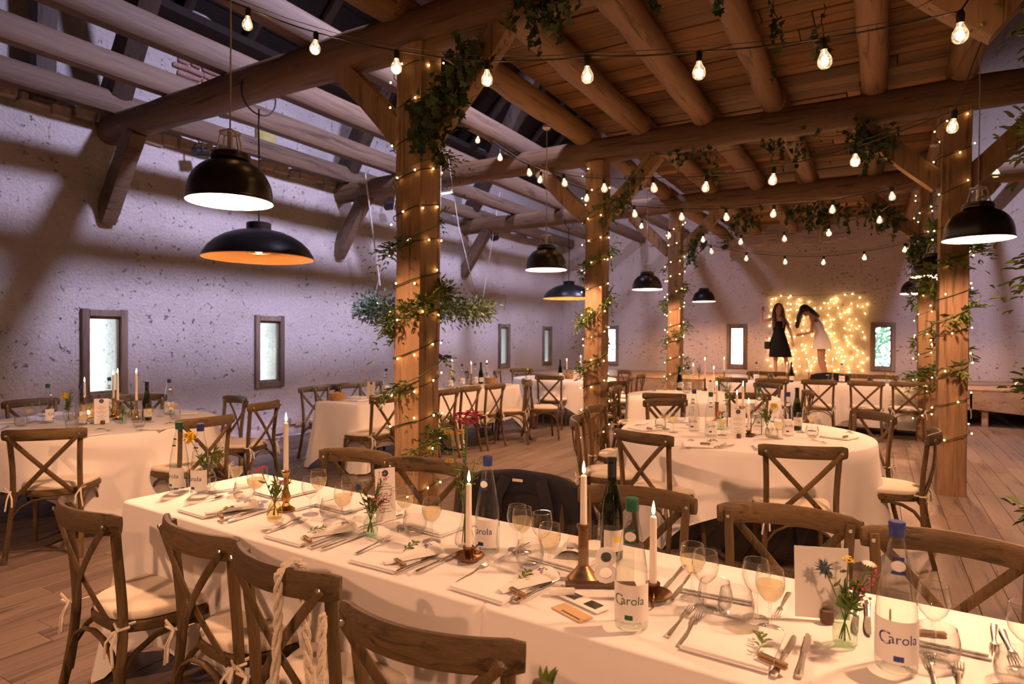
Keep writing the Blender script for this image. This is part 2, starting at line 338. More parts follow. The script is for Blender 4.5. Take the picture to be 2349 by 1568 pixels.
    def build(s, name, mat, parent=None, sharp=35, smooth=True):
        me = bpy.data.meshes.new(name); me.from_pydata(s.v, [], s.f); me.materials.append(MT[mat] if isinstance(mat, str) else mat)
        if smooth:
            me.shade_smooth()
            if sharp: me.set_sharp_from_angle(angle=rad(sharp))
        o = bpy.data.objects.new(name, me); COL.objects.link(o)
        if parent: o.parent = parent
        return o
RLAB = {}
def tag(o, label, cat, group=None, kind=None):
    if label: o['label'] = label; RLAB.setdefault(label, []).append(group)
    if cat: o['category'] = cat
    if group: o['group'] = group
    if kind: o['kind'] = kind
    return o
def thing(name, label=None, cat=None, loc=(0, 0, 0), rz=0.0, group=None):
    o = bpy.data.objects.new(name, None); COL.objects.link(o); o.location = loc; o.rotation_euler = (0, 0, rz); o.empty_display_size = 0.05
    return tag(o, label, cat, group)
def struct(mb, name, mat, parent=None, **k):
    o = mb.build(name, mat, parent, **k)
    if not parent: o['kind'] = 'structure'
    return o
KIDS = {}
def dup(root, loc, rz=0.0):
    r = root.copy(); COL.objects.link(r); r.location = loc; r.rotation_euler = (0, 0, rz)
    if root.name not in KIDS: KIDS[root.name] = [(c, list(c.children)) for c in root.children]
    for c, gs in KIDS[root.name]:
        cc = c.copy(); COL.objects.link(cc); cc.parent = r
        for g in gs:
            gg = g.copy(); COL.objects.link(gg); gg.parent = cc
    return r
PROTO = {}
def place(key, maker, label, cat, loc, rz=0.0, group=None, tilt=None):
    if key not in PROTO: o = PROTO[key] = maker(); o.location = loc; o.rotation_euler = (0, 0, rz)
    else: o = dup(PROTO[key], loc, rz)
    if tilt: o.rotation_euler = (tilt[0], tilt[1], rz)
    for k in ('group',):
        if k in o: del o[k]
    return tag(o, label, cat, group)
def superell(w, h, n, p):
    o = []
    for j in range(n):
        a = 2 * PI * (j + 0.5) / n; c, s_ = cos(a), sin(a); k = (abs(c) ** p + abs(s_) ** p) ** (-1 / p)
        o.append((w / 2 * c * k, h / 2 * s_ * k))
    return o
def logmb(p0, p1, w, h, pw=4, n=14, seg=12, amp=0.012, bow=(0, 0, 0), taper=1.0, mb=None):
    mb = mb or MB(); p0, p1 = Vector(p0), Vector(p1); pts = []; sc = []
    sd = rnd(0, 99); bow = Vector(bow)
    for i in range(seg + 1):
        t = i / seg; q = p0.lerp(p1, t) + bow * (4 * t * (1 - t))
        q += Vector((noise.noise((sd, t * 3, 0)), noise.noise((sd, t * 3, 9)), noise.noise((sd, t * 3, 5)))) * amp * (1 if 0 < i < seg else 0)
        pts.append(q); sc.append((1 + (taper - 1) * t) * (1 + 0.05 * noise.noise((sd + 7, t * 5, 3)) * (amp > 0.005)))
    k = len(mb.v); mb.sweep(pts, superell(w, h, n, pw), (0, 0, 1), True, sc)
    for i in range(k, len(mb.v)):
        v = Vector(mb.v[i]); d = noise.noise(v * 4.5 + Vector((sd, 0, 0))) * amp
        q = v - pts[min(seg, (i - k) // n)]
        if q.length > 1e-4: mb.v[i] = tuple(v + q.normalized() * d)
    return mb
def timber(name, label, cat, mat, p0, p1, w, h, group=None, **k):
    """a timber with its own origin at its foot / first end so that the grain follows it"""
    mb = logmb((0, 0, 0), Vector(p1) - Vector(p0), w, h, **k)
    o = mb.build(name, mat, None, sharp=50); o.location = p0
    return tag(o, label, cat, group)

# ------------------------------------------------------------------ the hall: floor, walls, roof
XL, XR, YN, YF = -7.655, 5.2, -3.2, 15.92
POSTX = (-3.09, 0.62); FRAMEY = (0.2, 3.8, 7.38, 10.96)
struct(MB().box(((XL + XR) / 2, (YN + YF) / 2, -0.06), (XR - XL + 1.6, YF - YN + 1.6, 0.10)), 'floor', 'ground')
fl = bpy.data.objects['floor']
def build_floor():
    pw, pl = 0.16, 1.25; rows = []; 
    nx = int((XR - XL) / pw) + 1
    cells = []
    for i in range(nx):
        x = XL + (i + 0.5) * pw; y = YN - rnd(0, pl)
        while y < YF:
            cells.append((x, max(y, YN), min(y + pl, YF))); y += pl
    def vis(c):
        p = Vector((c[0], (c[1] + c[2]) / 2, 0)) - EYE; d = p.dot(FW)
        if d < 0.8: return 1e9
        u, v = p.dot(RT) / d * FPX, -p.dot(UP) / d * FPX
        return p.length if abs(u) < 1300 and v < 900 else 1e9
    cells.sort(key=vis); rest = MB(); cache = {}
    for k, (x, y0, y1) in enumerate(cells):
        L = y1 - y0
        if L < 0.05: continue
        if k < 290:
            q = round(L, 2)
            if q not in cache: cache[q] = MB().box((0, 0, 0), (pw - 0.003, q - 0.003, 0.012), 0.0025)
            mb = cache[q]
            if isinstance(mb, MB): o = mb.build('plank', 'floor', fl, smooth=False); cache[q] = o
            else: o = mb.copy(); COL.objects.link(o)
            o.location = (x, (y0 + y1) / 2, -0.006)
        else: rest.box((x, (y0 + y1) / 2, -0.006), (pw - 0.003, L - 0.003, 0.012))
    r = rest.build('further_planks', 'floor', fl, smooth=False); r['kind'] = 'stuff'
build_floor()

def wall(name, mat, axis, pos, sgn, a0, a1, z0, z1, holes=(), cell=0.16, top=None, amp=0.022, reveal=0.65, ledge=None):
    """grid wall; axis 'x' = plane x=pos running along y, sgn = outward direction; holes (a0,a1,z0,z1)"""
    def cuts(lo, hi, marks):
        n = max(1, round((hi - lo) / cell)); c = [lo + (hi - lo) * i / n for i in range(n + 1)]
        c = [q for q in c if all(abs(q - m) > cell * 0.45 for m in marks)] + list(marks); return sorted(c)
    A = cuts(a0, a1, [h[k] for h in holes for k in (0, 1)]); Z = cuts(z0, z1, sorted({h[k] for h in holes for k in (2, 3)}))
    mb = MB(); sd = rnd(0, 50)
    def P(a, z, off=0.0):
        edge = any(h[0] - 1e-4 <= a <= h[1] + 1e-4 and h[2] - 1e-4 <= z <= h[3] + 1e-4 for h in holes)
        d = 0 if edge else amp * (noise.noise((a * 1.3 + sd, z * 1.3, 0)) + 0.6 * noise.noise((a * 4 + sd, z * 4, 3)))
        if ledge and z > ledge + 0.10 * noise.noise((a * 1.7, sd, 2)): d -= 0.14
        q = pos + sgn * (off - d)
        return (q, a, z) if axis == 'x' else (a, q, z)
    ia = {}
    for i, a in enumerate(A):
        for j, z in enumerate(Z):
            zz = min(z, top(a)) if top else z
            ia[i, j] = len(mb.v); mb.v.append(P(a, zz))
    flip = (sgn > 0) == (axis == 'x')
    for i in range(len(A) - 1):
        for j in range(len(Z) - 1):
            am, zm = (A[i] + A[i + 1]) / 2, (Z[j] + Z[j + 1]) / 2
            if any(h[0] < am < h[1] and h[2] < zm < h[3] for h in holes): continue
            if top and Z[j] >= top(am) - 1e-3: continue
            q = (ia[i, j], ia[i + 1, j], ia[i + 1, j + 1], ia[i, j + 1]); mb.f.append(q[::-1] if flip else q)
    o = struct(mb, name, mat, sharp=None)
    for h in holes:
        rm = MB(); ns_ = 6; ring = []
        for k in range(ns_ + 1):
            t = k / ns_; e = (0.10 if axis == 'y' else 0.015) * t; r = []
            corners = [(h[0] - e, h[2] - 0.02 * t), (h[1] + e, h[2] - 0.02 * t), (h[1] + e, h[3] + e * .6), (h[0] - e, h[3] + e * .6)]
            for c in range(4):
                for m in range(6):
                    x0, y0 = corners[c]; x1, y1 = corners[(c + 1) % 4]; a, z = x0 + (x1 - x0) * m / 6, y0 + (y1 - y0) * m / 6
                    nn = 0.02 * noise.noise((a * 5, z * 5, t * 4)) * (t > 0)
                    r.append(P(a + nn, z + nn, reveal * t) if axis == 'x' else P(a + nn, z + nn, reveal * t))
            ring.append(r)
        m = 24
        for r in ring: rm.v += r
        for k in range(ns_):
            for c in range(m): rm.f.append((k * m + c, k * m + (c + 1) % m, (k + 1) * m + (c + 1) % m, (k + 1) * m + c))
        rm.build('window_reveal', mat, o, sharp=None)
    return o
WLEFT = [(3.62, 3.98, 0.83, 1.73), (5.86, 6.23, 0.83, 1.73), (9.05, 9.42, 0.83, 1.73), (12.48, 12.85, 0.84, 1.74), (14.70, 15.08, 0.82, 1.72)]
WFAR = [(-6.45, -6.07, 0.83, 1.75), (-3.13, -2.79, 0.83, 1.77), (-0.07, 0.28, 0.86, 1.78), (2.9, 3.26, 0.86, 1.78)]
EAVE = 5.75
ragged = lambda a: EAVE + 0.12 * noise.noise((a * 1.9, 3.1, 0)) + 0.08 * noise.noise((a * 6, 1, 0))
wl = wall('wall_left', 'plaster', 'x', XL, -1, YN - .3, YF + .3, 0, 6.1, WLEFT, top=ragged, ledge=4.02, reveal=0.74)
RIDGE = 12.2; XM = (XL + XR) / 2
gable = lambda a: EAVE + (RIDGE - EAVE) * (1 - abs(a - XM) / ((XR - XL) / 2)) + 0.9
wf = wall('wall_far', 'plaster_far', 'y', YF, 1, XL - .3, XR + .3, 0, RIDGE + 1.0, WFAR, top=gable)
wall('wall_right', 'plaster', 'x', XR, 1, YN - .3, YF + .3, 0, 6.2, (), cell=0.5)
wall('wall_back', 'plaster', 'y', YN, -1, XL - .3, XR + .3, 0, RIDGE + 1.0, (), cell=0.5, top=gable)
def window(n, axis, pos, sgn, h):
    a0, a1, z0, z1 = h; fw_, th = 0.075, 0.07
    root = bpy.data.objects.new('window_%d' % n, None); COL.objects.link(root); root['kind'] = 'structure'
    root.location = (pos, (a0 + a1) / 2, z0) if axis == 'x' else ((a0 + a1) / 2, pos, z0); root.empty_display_size = 0.05
    W, Hh = a1 - a0, z1 - z0
    D = lambda a, z, o: (sgn * o, a, z) if axis == 'x' else (a, sgn * o, z)
    S = lambda a, z, o: (o, a, z) if axis == 'x' else (a, o, z)
    for a in (-1, 1):
        MB().box(D(a * (W / 2 + fw_ / 2 - 0.01), Hh / 2, -0.012), S(fw_, Hh + 2 * fw_, th), 0.006).build('frame_upright', 'frame', root)
        MB().box(D(a * (W / 2 - 0.02), Hh / 2, 0.02), S(0.035, Hh, 0.035), 0.004).build('sash_upright', 'frame', root)
    for z in (-fw_ / 2 + 0.01, Hh + fw_ / 2 - 0.01):
        MB().box(D(0, z, -0.015), S(W - 0.02, fw_, th), 0.006).build('frame_crosspiece', 'frame', root)
    for z in (0.02, Hh - 0.02):
        MB().box(D(0, z, 0.02), S(W - 0.06, 0.035, 0.035), 0.004).build('sash_crosspiece', 'frame', root)
    MB().box(D(0, Hh / 2, 0.022), S(W - 0.07, Hh - 0.07, 0.005)).build('pane', 'pane', root, smooth=False)
nw = 0
for h in WLEFT: nw += 1; window(nw, 'x', XL, -1, h)
for h in WFAR: nw += 1; window(nw, 'y', YF, 1, h)

# roof: boards and rafters of both slopes, dark
roof = bpy.data.objects.new('roof', None); COL.objects.link(roof); roof['kind'] = 'structure'
for sg in (-1, 1):
    ex = XL - 0.35 if sg < 0 else XR + 0.35; ez = EAVE - 0.15
    e0 = Vector((ex, 0, ez)); e1 = Vector((XM, 0, RIDGE + 0.25)); sl = (e1 - e0); nrm = Vector((-sl.z, 0, sl.x)).normalized() * (1 if sg < 0 else -1)
    nb = 22
    for i in range(nb):
        a, b = e0 + sl * (i / nb) - nrm * (0.012 * (i % 2)), e0 + sl * ((i + 1.03) / nb) - nrm * (0.012 * (i % 2))
        mb = MB(); vs = [(p.x + nrm.x * o, y, p.z + nrm.z * o) for o in (0.16, 0.19) for p, y in ((a, YN), (b, YN), (b, YF), (a, YF))]
        mb.add(vs, [(0, 1, 2, 3), (7, 6, 5, 4), (0, 4, 5, 1), (1, 5, 6, 2), (2, 6, 7, 3), (3, 7, 4, 0)]).build('roof_board', 'roofd', roof, smooth=False)
    rb = MB(); vs = [(p.x + nrm.x * o, y, p.z + nrm.z * o) for o in (0.215, 0.235) for p, y in ((e0 - sl * .06, YN - .4), (e1 + sl * .02, YN - .4), (e1 + sl * .02, YF + .4), (e0 - sl * .06, YF + .4))]
    rb.add(vs, [(0, 1, 2, 3), (7, 6, 5, 4), (0, 4, 5, 1), (1, 5, 6, 2), (2, 6, 7, 3), (3, 7, 4, 0)]).build('roof_cover', 'roofd', roof, smooth=False)
    for i in range(20):
        y = YN + 0.5 + i * 0.95
        logmb((e0.x, y, e0.z), (e1.x, y, e1.z), 0.13, 0.16, pw=8, n=8, seg=8, amp=0.008).build('rafter', 'dark', roof)
    MB().box((ex - sg * 0.1, (YN + YF) / 2, EAVE - 0.25), (1.0, YF - YN, 0.1)).build('eave_board', 'roofd', roof, smooth=False)

# ------------------------------------------------------------------ timber frame
BZ = 3.81
side = ('left', 'right')
FN = ('behind the long front table', 'nearest', 'second', 'third')
for r, X in enumerate(POSTX):
    for k, Y in enumerate(FRAMEY):
        if k == 0: continue
        lab = {(0, 1): 'hewn wooden post behind the front table, wound with jasmine and fairy lights',
               (0, 2): 'middle wooden post of the left row, wrapped in lights, by the black heater lamp',
               (0, 3): 'farthest slim wooden post of the left row, wrapped in fairy lights',
               (1, 1): 'wooden post just past the right edge, hung with trailing leaves',
               (1, 2): 'thick wooden post standing free at the right with black wire coiled round',
               (1, 3): 'wooden post at the right end of the head table, half hidden by the nearer post'}[(r, k)]
        px_ = X + 0.24 * (r == 1 and k == 1)
        timber('post', lab, 'post', 'post', (px_, Y, 0), (px_ + 0.02, Y, BZ - 0.1), 0.285 - 0.012 * k, 0.275 - 0.012 * k, pw=7, n=20, seg=16, amp=0.010)
names = ['nearest', 'second', 'third']
for k, Y in enumerate(FRAMEY):
    lab = ('round log tie beam over the front of the hall, behind the camera', 'long crooked log tie beam crossing above the two big left lamps', 'log tie beam across the hall on the second pair of posts', 'log tie beam farthest down the hall, on the slim posts')[k]
    timber('tie_beam', lab, 'beam', 'beam', (XL - 0.12, Y + 0.06, BZ + 0.04), (XR + 0.1, Y - 0.06, BZ - 0.02), 0.29, 0.31, pw=2.6, n=18, seg=26, amp=0.022, bow=(0, 0, 0.03))
    for r, X in enumerate(POSTX):
        for sg in (-1, 1):
            if k == 0: continue
            l2 = 'knee brace %s the %s post of the %s row' % ('left of' if sg < 0 else 'right of', names[k - 1], side[r])
            if (k, r, sg) == (1, 0, 1): l2 = 'ivy-grown diagonal knee brace rising right from the large front post'
            if (k, r, sg) == (1, 0, -1): l2 = 'curved knee brace rising left from the large front post'
            timber('knee_brace', l2 + ', bare timber' if 'ivy' not in l2 else l2, 'brace', 'post', (X + sg * 0.10, Y, 3.02), (X + sg * 0.78, Y, BZ - 0.10), 0.14, 0.20, pw=6, n=12, seg=8, amp=0.008, bow=(sg * 0.03, 0, 0.05 if (k, r, sg) == (1, 0, -1) else 0))
    for X, sg in ((XL, 1), (XR, -1)):
        if k == 0 or X == XR and k > 1: continue
        w_ = 'left' if X == XL else 'right'
        timber('wall_brace', 'short slanting timber brace from the %s wall to the %s tie beam' % (w_, names[k - 1]), 'brace', 'sawn', (X - sg * 0.02, Y + 0.02, 2.83), (X + sg * 0.62, Y + 0.02, BZ - 0.06), 0.17, 0.22, pw=8, n=12, seg=6, amp=0.006)
        timber('roof_strut', 'dark heavy roof strut leaning in above the %s end of the %s tie beam' % (w_, names[k - 1]), 'beam', 'dark', (X + sg * 0.12, Y + 0.02, BZ + 0.25), (X + sg * 2.6, Y + 0.02, 8.2), 0.24, 0.30, pw=8, n=12, seg=6, amp=0.01)
timber('wall_stud', 'dark upright timber on the upper left wall above the beams', 'beam', 'dark', (XL + 0.1, 3.15, 3.95), (XL + 0.15, 3.15, 5.9), 0.2, 0.2, pw=8, n=12, seg=4)
for i, X in enumerate((-7.40, -6.37, -5.35, -4.20)):
    lab = ('squared sawn timber running along the top of the left wall', 'squared sawn timber second from the left wall, over the tie beams', 'squared sawn timber third from the left wall, over the tie beams', 'squared sawn timber farthest from the left wall, beside the plank ceiling')[i]
    timber('squared_timber', lab, 'beam', 'sawn', (X, YN + 0.05, 4.10), (X, YF - 0.02, 4.10), 0.17, 0.235, pw=14, n=16, seg=30, amp=0.006)
for i, X in enumerate((2.0, 3.2, 4.4)):
    timber('squared_timber', 'squared sawn timber over the right aisle, %s from the posts' % ('first', 'second', 'third')[i], 'beam', 'sawn', (X, YN + 0.05, 4.10), (X, YF - 0.02, 4.10), 0.17, 0.235, pw=14, n=16, seg=20, amp=0.006)
JX = (-3.25, -2.50, -1.72, -1.0, -0.06, 0.66)
BAY = ((YN + 0.05, 0.3), (0.1, 3.95), (3.65, 7.55), (7.22, 11.12), (10.8, YF + 0.05))
NB = ('behind the camera', 'over the front table', 'plank ceiling bay between first and second beams', 'plank ceiling bay between second and third beams', 'plank ceiling bay against the far wall')
ordn = ('first', 'second', 'third', 'fourth', 'fifth', 'sixth')
for b, (y0, y1) in enumerate(BAY):
    if b == 0: continue
    for i, X in enumerate(JX):
        r = 0.24 + rnd(-0.015, 0.02); dx = rnd(-0.04, 0.04) if b != 2 else 0
        timber('joist', '%s log joist from the left, %s' % (ordn[i], NB[b]), 'joist', 'joist', (X + dx, y0, 4.06), (X + dx + rnd(-.03, .03), y1, 4.06), r, r, pw=2.4, n=14, seg=14, amp=0.018)
ceil = bpy.data.objects.new('ceiling', None); COL.objects.link(ceil); ceil['kind'] = 'structure'
y = YN
while y < YF:
    wd = min(rnd(0.19, 0.30), YF - y); cutx = rnd(-2.5, 0.2)
    for x0, x1 in ((-3.16, cutx), (cutx + 0.008, 0.84)):
        o = MB().box((0, 0, 0), (x1 - x0, wd - 0.016, 0.03), 0.004).build('plank', 'plank', ceil, smooth=False)
        o.location = ((x0 + x1) / 2, y + wd / 2, 4.228 + rnd(-0.006, 0.008)); o.rotation_euler = (rnd(-.02, .02), 0, 0)
    y += wd
MB().box((-1.16, (YN + YF) / 2, 4.272), (4.0, YF - YN, 0.02)).build('ceiling_backing', 'roofd', ceil, smooth=False)
# stage across the far end
st = thing('stage', 'low particle-board stage along the far wall behind the head table', 'stage', (0, 13.2, 0))
for i in range(8):
    MB().box((-6.80 + 1.6 * i, 1.34, 0.625), (1.594, 2.68, 0.03), 0.003).build('stage_panel', 'stage', st, smooth=False)
for i in range(6):
    x0 = -7.58 + i * 1.5
    MB().box((x0 + 0.75, 0.015, 0.44), (1.49, 0.03, 0.33), 0.003).build('front_board', 'stage', st, smooth=False)
fb = MB(); fb.add([(1.38, o, z) for o in (0.0, 0.03) for z in (0.30, 0.605)] + [(4.9, o, z) for o in (0.0, 0.03) for z in (-0.0, 0.605)],
    [(0, 1, 5, 4), (2, 6, 7, 3), (0, 2, 3, 1), (4, 5, 7, 6), (0, 4, 6, 2), (1, 3, 7, 5)])
fb.build('tapered_front_board', 'stage', st, smooth=False)
for x in (-6.8, -5.0, -3.2, -1.4, 0.4, 1.6, 3.0, 4.6):
    for yy in (0.12, 1.3, 2.5): MB().box((x, yy, 0.305), (0.09, 0.09, 0.61), 0.004).build('leg', 'stage', st)
# exposed bricks and rubble stones in the walls
def patch(parent, name, mat, spots, fn, size):
    proto = []
    for k in range(5):
        mb = MB().box((0, 0, 0), size, 0.012)
        for i in range(len(mb.v)):
            v = Vector(mb.v[i]); mb.v[i] = tuple(v * (1 + 0.22 * noise.noise(v * 9 + Vector((k * 5, 0, 0)))))
        proto.append(mb)
    made = []
    for i, (a, z) in enumerate(spots):
        k = i % 5
        if len(made) <= k: o = proto[k].build(name, mat, parent, sharp=40); made.append(o)
        else: o = made[k].copy(); COL.objects.link(o)
        o.location = fn(a, z); s_ = rnd(0.7, 1.25); o.scale = (1, s_, rnd(0.75, 1.2)) if fn is FL else (s_, 1, rnd(0.75, 1.2))
        o.rotation_euler = (rnd(-.08, .08), rnd(-.08, .08), rnd(-.06, .06))
FL = lambda a, z: (XL - 0.005 if z < 4.0 else XL - 0.145, a, z)
FF = lambda a, z: (a, YF + 0.01, z)
sp = [(5.2 + i * 0.19 + rnd(-.03, .03), 4.55 + j * 0.085) for j in range(7) for i in range(-j // 3, 6 - j // 2)]
patch(wl, 'brick', 'brick', sp, FL, (0.10, 0.17, 0.062))
sp = [(3.9 + rnd(0, 3.6), 0.06 + rnd(0, 0.34) * rnd(0.2, 1)) for i in range(34)] + [(2.4 + i * 0.24, 3.95 + rnd(-.04, .05)) for i in range(22)]
patch(wl, 'stone', 'stone', sp, FL, (0.09, 0.24, 0.13))
sp = [(-3.6 + rnd(0, 3.2), 3.72 + rnd(0, 0.3)) for i in range(26)] + [(-5 + i * 0.42, 3.9 + rnd(-.05, .1)) for i in range(6)]
patch(wf, 'stone', 'stone', sp, FF, (0.30, 0.10, 0.16))
MB().box((XL - 0.08, 6.05, 4.45), (0.16, 0.28, 0.34), 0.04).build('foam_patch', 'foam', wl)
# meadow and trees seen through the far windows
struct(MB().box((0, 25, -0.35), (60, 30, 0.1)), 'ground', 'ground')

# ------------------------------------------------------------------ cross-back chairs
def arc_pts(a, b, top, n=9):
    a, b = Vector(a), Vector(b); o = []
    for i in range(n):
        t = PI * i / (n - 1); q = a.lerp(b, (1 - cos(t)) / 2); q.z = a.z + (top - a.z) * sin(t) ** 0.75; o.append(q)
    return o
def make_chair():
    t = thing('cross_back_chair')
    # seat frame and cushion: rounded trapezium
    def outline(k, z, n=32):
        o = []
        for j in range(n):
            a = 2 * PI * j / n; c, s_ = cos(a), sin(a); p = 3.4; m = (abs(c) ** p + abs(s_) ** p) ** (-1 / p)
            y = 0.205 * s_ * m; x = (0.215 + 0.09 * (y / 0.41)) * c * m; o.append((x * k, y * k, z))
        return o
    def slab(rings):
        mb = MB(); n = 32
        for k, z in rings: mb.v += outline(k, z, n)
        for r in range(len(rings) - 1):
            for j in range(n): mb.f.append((r * n + j, r * n + (j + 1) % n, (r + 1) * n + (j + 1) % n, (r + 1) * n + j))
        mb.f += [tuple(range(n))[::-1], tuple((len(rings) - 1) * n + j for j in range(n))]; return mb
    slab([(0.97, 0.410), (1.0, 0.416), (1.0, 0.444), (0.97, 0.45)]).build('seat', 'chair_x', t)
    cu = slab([(0.93, 0.450), (0.975, 0.456), (0.985, 0.468), (0.965, 0.480), (0.90, 0.487), (0.6, 0.490)]).build('cushion', 'cushion', t, sharp=60)
    for s in (-1, 1):
        tm = MB(); c = Vector((s * 0.19, -0.215, 0.462))
        tm.tube([c + Vector((0, 0.05, 0)), c, c + Vector((s * 0.02, -0.02, 0)), c + Vector((s * 0.024, 0.02, 0.0))], 0.0055, 5)
        tm.tube([c + Vector((s * 0.012, -0.016, 0)), c + Vector((s * 0.035, -0.035, 0.035)), c + Vector((s * 0.045, -0.03, 0.01)), c + Vector((s * 0.014, -0.018, 0))], 0.005, 5)
        tm.tube([c + Vector((s * 0.012, -0.018, 0)), c + Vector((s * 0.02, -0.04, -0.05)), c + Vector((s * 0.03, -0.04, -0.12))], 0.005, 5)
        tm.tube([c + Vector((s * 0.012, -0.018, 0)), c + Vector((s * -0.01, -0.045, -0.04)), c + Vector((s * -0.012, -0.05, -0.095))], 0.005, 5)
        tm.build('tie', 'cushion', cu)
    for s in (-1, 1):
        pts = [(s * 0.215, -0.285, 0), (s * 0.205, -0.235, 0.2), (s * 0.192, -0.205, 0.43), (s * 0.190, -0.212, 0.58), (s * 0.196, -0.230, 0.74), (s * 0.203, -0.240, 0.855)]
        P = []
        for i in range(len(pts) - 1):
            for k in range(3):
                P.append(Vector(pts[i]).lerp(Vector(pts[i + 1]), k / 3))
        P.append(Vector(pts[-1]))
        for _ in range(2): P = [P[0]] + [(P[i - 1] + P[i] * 2 + P[i + 1]) / 4 for i in range(1, len(P) - 1)] + [P[-1]]
        MB().sweep(P, superell(0.032, 0.030, 10, 3.2), (0, 1, 0)).build('back_post', 'chair', t)
        MB().tube([(s * 0.190, 0.165, 0.41), (s * 0.196, 0.18, 0.2), (s * 0.205, 0.195, 0)], [0.018, 0.017, 0.0135], 10, (0, 1, 0)).build('leg', 'chair', t)
    # bowed top rail
    P = []; sc = []
    for i in range(17):
        q = -1 + i / 8; x = q * 0.240; y = -0.308 + 0.072 * q * q; P.append((x, y, 0.845 - 0.005 * q * q)); sc.append(1.0 if abs(q) < 0.95 else 0.80)
    rl = MB().sweep(P, [(a, b) for a, b in superell(0.026, 0.078, 14, 3.0)], (0, 0, 1), True, sc).build('top_rail', 'chair_x', t)
    for s in (-1, 1):
        MB().ball((s * 0.2025, -0.2245, 0.835), 0.0075, 8, 4, (1, 0.5, 1)).build('rivet', 'rivet', rl)
        a, b = Vector((s * 0.205, -0.2745, 0.838)), Vector((-s * 0.15, -0.222, 0.445)); Q = []
        for i in range(9):
            q = i / 8; p = a.lerp(b, q); p.y -= 0.022 * sin(PI * q) + 0.0055 * s * sin(PI * q); Q.append(p)
        cs = MB().sweep(Q, superell(0.030, 0.011, 8, 4), (0, 1, 0)).build('cross_strip', 'chair', t)
        MB().ball(a + Vector((0, -0.0065, 0.002)), 0.0085, 8, 4, (1, 0.6, 1)).build('rivet', 'rivet', cs)
    # bent arches under the seat
    F = lambda s: (s * 0.198, 0.178, 0.20); B = lambda s: (s * 0.202, -0.226, 0.20)
    for a, b in ((F(-1), F(1)), (B(-1), B(1)), (F(-1), B(-1)), (F(1), B(1))):
        MB().sweep(arc_pts(a, b, 0.405), superell(0.022, 0.014, 8, 4), (0, 0, 1)).build('arch_brace', 'chair', t)
    return t
T2C, T3C, T5C, T6C = (-0.93, 5.20), (-5.85, 2.85), (-4.95, 10.35), (-1.95, 8.15)
CH = []
def chair(mx, my, ang, label, group, sc=1.0):
    """(mx, my): middle of the top rail; ang: direction it faces, degrees from +X"""
    a = rad(ang); ox, oy = mx + 0.27 * cos(a), my + 0.27 * sin(a)
    for c in (T2C, T3C, T5C, T6C):
        d = math.hypot(ox - c[0], oy - c[1])
        if d < 1.0: ox, oy = c[0] + (ox - c[0]) * 1.0 / d, c[1] + (oy - c[1]) * 1.0 / d
    o = place('chair', make_chair, label, 'chair', (ox, oy, 0), a - PI / 2, group)
    CH.append(o); return o
def facing(m, c): return math.degrees(math.atan2(c[1] - m[1], c[0] - m[0]))
g = 'cross-back chairs at the long front table'
chair(-2.515, 1.165, 86, 'cross-back chair at the near left corner of the long front table', g)
chair(-1.945, 1.23, 83, 'cross-back chair second from left on the near side of the long front table', g)
bagchair = chair(-1.455, 1.17, 85, 'cross-back chair with a braided bag strap over its top rail', g)
chair(-0.86, 1.07, 95, 'cross-back chair with a big bowed rail in the bottom middle, nearest the camera', g)
chair(-0.30, 0.99, 92, 'chair at the bottom edge with only a post top showing', g)
chair(-2.45, 2.52, -82, 'cross-back chair behind the front table, left of the hewn post', g)
chair(-1.96, 2.51, -84, 'cross-back chair behind the front table, right before the hewn post', g)
coatchair = chair(-1.38, 2.49, -84, 'chair under the dark blazer at the front table', g)
chair(-0.85, 2.47, -82, 'cross-back chair behind the dark wine bottle and the number sign', g)
chair(-0.28, 2.48, -86, 'cross-back chair facing us just left of the bottom right chair', g)
chair(0.20, 2.41, -94, 'cross-back chair at the far right of the front table, its rail cut by the frame', g)
g = 'cross-back chairs at the round table right of centre'
chair(-1.35, 3.985, 72, 'cross-back chair with its back to us at the front left of the right-hand round table', g)
chair(-0.365, 3.97, 107, 'cross-back chair with its back to us at the front right of the right-hand round table', g)
chair(0.24, 5.10, 176, 'cross-back chair seen from the side at the right of the right-hand round table', g)
chair(-0.10, 5.98, 223, 'cross-back chair at the far right behind the right-hand round table', g)
m = ON(1322, 962, z=0.86); chair(m.x, m.y, 18, 'chair seen edge-on at the near left of the right-hand round table', g)
m = ON(1363, 935, z=0.86); chair(m.x, m.y, 0, 'chair beside the middle post, left of the right-hand round table', g)
m = ON(1524, 917, z=0.87); chair(m.x, m.y, facing(m, T2C), 'chair facing us between two right round tables, its rail the lower of two', g)
m = ON(1716, 903, z=0.87); chair(m.x, m.y, facing(m, T2C), 'chair facing us behind the menu card of the right-hand round table', g)
g = 'cross-back chairs at the second round table on the right'
m = ON(1535, 902, z=0.87); chair(m.x, m.y + 0.1, 100, 'chair at the second round table, just above the lower rail behind the round table', g)
m = ON(1407, 893, z=0.86); chair(m.x, m.y, 12, 'chair with ivory cushion left of the second round table, nearer one', g)
m = ON(1428, 877, z=0.87); chair(m.x, m.y, -22, 'chair left of the second round table, farther one behind', g)
m = ON(1760, 880, z=0.87); chair(m.x, m.y, facing(m, T6C), 'chair to the far right of the second round table, before the head table', g)
m = ON(1829, 898, z=0.86); chair(m.x, m.y, 196, 'turned chair right of the second round table, behind the water bottle', g)
g = 'cross-back chairs at the left round table'
chair(-4.79, 2.00, 139, 'cross-back chair with its back to us before the left round table', g)
chair(-4.45, 2.96, 178, 'chair with tilted rail right of the left round table, behind two water bottles', g)
chair(-5.69, 4.11, -99, 'cross-back chair behind the left round table near the second window', g)
m = ON(612, 925, z=0.86); chair(m.x, m.y, 196, 'side-on cross-back chair in the gap between the left round table and the long table', g)
